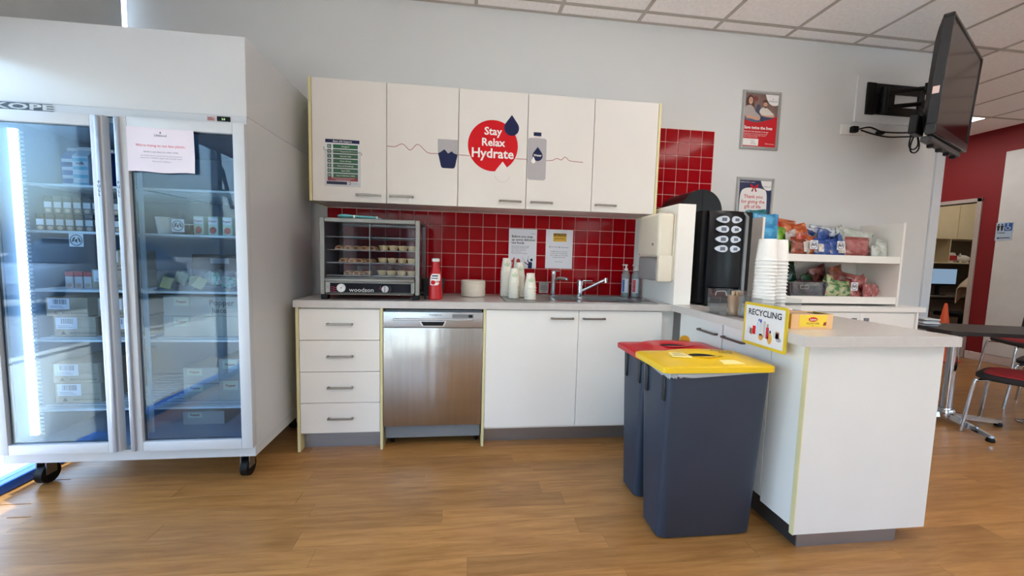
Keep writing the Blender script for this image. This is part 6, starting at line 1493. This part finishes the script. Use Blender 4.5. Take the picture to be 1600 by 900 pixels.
t.part('housing', bx(B(), 8.72, 9.34, 2.80, 2.83, .90, 1.20, .004), BLACK); t.part('screen', bx(B(), 8.735, 9.325, 2.796, 2.7995, .935, 1.188), emit('screen_blue', (150, 178, 206), .35)); t.part('stand', cyl(B(), (9.03, 2.84, .7415), (9.03, 2.84, .92), .03), BLACK); t.part('foot', cyl(B(), (9.03, 2.84, .7405), (9.03, 2.84, .752), .11), BLACK)
t = Thing('wipe_tub', 'white tub with a red label on the office shelf', 'tub', (9.44, 3.06, 1.306))
t.part('tub', lathe(B(), [(.085, 1.307), (.088, 1.45)], (9.56, 3.12, 0), 24), WHITEP); t.part('lid', lathe(B(), [(.092, 1.4505), (.09, 1.475), (.06, 1.48)], (9.56, 3.12, 0), 24), WHITEP)
t.part('label', prism(B(), Pl((9.55, 3.029, 1.385), (1, -.55, 0), (0, 0, 1)), rect(-.05, -.045, .05, .045), -.004, .004), M('tub_label', (176, 46, 48), .5, noise=.3, scale=30))
t = Thing('money_box', 'small white rounded animal-shaped money box on the office shelf', 'ornament', (9.86, 3.12, 1.306))
mbm = B(); cxx, cyy, czz = 9.86, 3.12, 1.375
rings(mbm, [[(cxx + x, cyy + r * math.cos(q * PI / 8), czz + h + r * .9 * math.sin(q * PI / 8)) for q in range(16)] for x, r, h in ((-.145, .02, .01), (-.135, .035, .01), (-.11, .038, .008), (-.09, .058, .006), (-.03, .075, 0), (.05, .074, 0), (.10, .055, .002), (.125, .02, .005))])
t.part('body', mbm, WHITEP)
for dx in (-.07, .07):
    for dy in (-.035, .035): t.part('leg', cyl(B(), (cxx + dx, cyy + dy, 1.307), (cxx + dx, cyy + dy, 1.34), .02, .018), WHITEP)
for dy in (-.035, .035): t.part('ear', cyl(B(), (cxx - .09, cyy + dy, 1.42), (cxx - .105, cyy + dy * 1.3, 1.475), .022, .004, 10), WHITEP)
t = Thing('office_chair', 'black office chair at the desk with a jacket over its back', 'office chair', (9.0, 2.2, 0))
bk = B(); bx(bk, 8.66, 9.18, 2.10, 2.17, .55, 1.08, .03, 2); t.part('backrest', bk, BLACK); t.part('seat', bx(B(), 8.68, 9.16, 2.18, 2.62, .43, .50, .03, 2), BLACK)
t.part('stem', cyl(B(), (8.92, 2.4, .07), (8.92, 2.4, .43), .03), BLACK)
for k in range(5): a = k * 2 * PI / 5; t.part('base_arm', tube(B(), [(8.92, 2.4, .085), (8.92 + .26 * math.cos(a), 2.4 + .26 * math.sin(a), .045)], .022, 8), BLACK)
jk = B(); prof = [(2.06, .80), (2.045, .95), (2.05, 1.09), (2.10, 1.125), (2.17, 1.125), (2.215, 1.08), (2.215, .86)]
xsj = [8.50, 8.56, 8.62, 8.70, 8.80, 8.92, 9.04, 9.14, 9.21]
rr_ = []
for k, x in enumerate(xsj):
    drop_ = max(0, (8.66 - x)) * 1.2 + max(0, x - 9.17) * 1.0; wv = .012 * math.sin(k * 2.3)
    rr_.append([(x, y_ + wv, z_ - drop_ - (.02 * math.sin(k * 1.7) if z_ < .9 else 0)) for y_, z_ in prof])
outer = rr_; inner = [[(x, y_ + (.012 if i < 3 else (-.012 if i > 4 else 0)), z_ - (.0 if 2 > i or i > 4 else .012)) for i, (x, y_, z_) in enumerate(r)] for r in rr_]
rings(jk, [o_ + i_[::-1] for o_, i_ in zip(outer, inner)])
single('jacket', jk, M('cream_cloth', (206, 194, 168), .9, noise=.08, scale=14), 'cream jacket draped over the back of the office chair', 'jacket', (8.9, 2.13, .8), sharp=70)
t = Thing('office_fill_light', 'unseen fill light added inside the office behind the red wall', 'ceiling light', (9.2, 1.8, 2.95)); t.part('housing', bx(B(), 8.6, 9.8, 1.5, 2.1, 2.975, 2.996), WHITEP); t.part('diffuser', bx(B(), 8.63, 9.77, 1.53, 2.07, 2.965, 2.9745), emit('office_fill_glow', (255, 240, 220), 5.0))  # unseen lamp added to brighten the closed office

# ================================================================== OUTDOORS (reflected in the glass)
def car(label, x, y, rot, paint):
    t = Thing('car', label, 'car', (0, 0, 0)); L = 2.15; wv = .86
    sec = [(-L, .55, .45), (-L + .1, .9, .3), (-1.4, .98, .25), (-.2, 1.0, .25), (1.0, .95, .25), (L - .25, .82, .28), (L, .6, .4)]
    b = B(); rings(b, [[(x_, -wv * .96, z0_), (x_, wv * .96, z0_), (x_, wv, (z0_ + z1_) / 2), (x_, wv * .92, z1_), (x_, -wv * .92, z1_), (x_, -wv, (z0_ + z1_) / 2)] for x_, z1_, z0_ in sec]); t.part('body', b, paint)
    b = B(); rings(b, [[(-1.75, -.76, .97), (-1.75, .76, .97), (1.05, .76, .96), (1.05, -.76, .96)], [(-1.25, -.62, 1.42), (-1.25, .62, 1.42), (.25, .62, 1.45), (.25, -.62, 1.45)]]); t.part('windows', b, M('car_glass', (30, 36, 42), .06))
    t.part('roof', bx(B(), -1.27, .28, -.63, .63, 1.44, 1.475, .015), paint)
    for sx_ in (-1.3, 1.3):
        for sy_ in (-.80, .80):
            o = t.part('wheel', cyl(B(), (sx_, sy_ - .1, .32), (sx_, sy_ + .1, .32), .32, seg=24), BLACK); t.part('hubcap', cyl(B(), (sx_, sy_ - .106, .32), (sx_, sy_ + .106, .32), .19, seg=16), GREY, o)
    t.e.location = (x, y, -.12); t.e.rotation_euler = (0, 0, rot); return t
car('white parked car outside the side windows', -7.5, -3.6, PI / 2, M('car_white', (226, 228, 230), .2, coat=.5))
car('silver parked car further along outside the side windows', -7.8, -9.0, PI / 2, M('car_silver', (150, 156, 164), .25, .6, coat=.5))
car('dark blue parked car outside the front windows', 2.2, -11.0, .05, M('car_blue', (40, 56, 92), .2, coat=.5))
KERB = M('kerb_concrete', (206, 204, 198), .8, noise=.06)
struct('kerb_side', bx(B(), -3.75, -3.6, -40, 30, -.25, .0), KERB); struct('kerb_front', bx(B(), -1.38, 40, -7.55, -7.4, -.25, .0), KERB)
t = Thing('house', 'low brick building across the side street', 'building', (-40, -6, -.12))
t.part('walls', bx(B(), -44, -37, -16, 2, -.12, 2.8), M('brick_tan', (150, 116, 94), .85, noise=.1)); rf = B(); prism(rf, Pl((0, -16.4, 0)), [(-44.5, 2.8), (-36.5, 2.8), (-40.5, 4.2)], -18.8, 0); t.part('roof', rf, M('roof_grey', (96, 92, 92), .8, noise=.1))
for k in range(4): o = t.part('window', bx(B(), -37.02, -36.97, -14 + k * 4.2, -12 + k * 4.2, .9, 2.2), WHITEP); t.part('pane', bx(B(), -36.969, -36.95, -13.9 + k * 4.2, -12.1 + k * 4.2, 1.0, 2.1), MATS['car_glass'], o)
t = Thing('shop_building', 'pale flat roofed building across the front street', 'building', (4, -22, -.12))
t.part('walls', bx(B(), -6, 16, -28, -20, -.12, 4.2), M('render_pale', (206, 198, 186), .85, noise=.05))
for k in range(5): o = t.part('window', bx(B(), -5 + k * 4.2, -2.2 + k * 4.2, -19.99, -19.95, .5, 2.6), GREY); t.part('pane', bx(B(), -4.9 + k * 4.2, -2.3 + k * 4.2, -19.949, -19.93, .6, 2.5), MATS['car_glass'], o)
t = Thing('utility_pole', 'wooden utility pole with wires on the side street', 'pole', (-9.5, -12, -.12))
t.part('pole', cyl(B(), (-9.5, -12, -.12), (-9.5, -12, 8), .14, .10), M('pole_wood', (104, 88, 74), .9)); t.part('crossarm', bx(B(), -9.6, -9.4, -13.2, -10.8, 7.2, 7.35), MATS['pole_wood'])
wr = B()
for dx in (-1.0, 0, 1.0): tube(wr, smooth_pts([(-9.5, -12 + dx, 7.4), (-6.5, -2 + dx, 6.4), (-3.5, 10 + dx, 7.2)], 4), .02, 5)
t.part('wires', wr, BLACK)
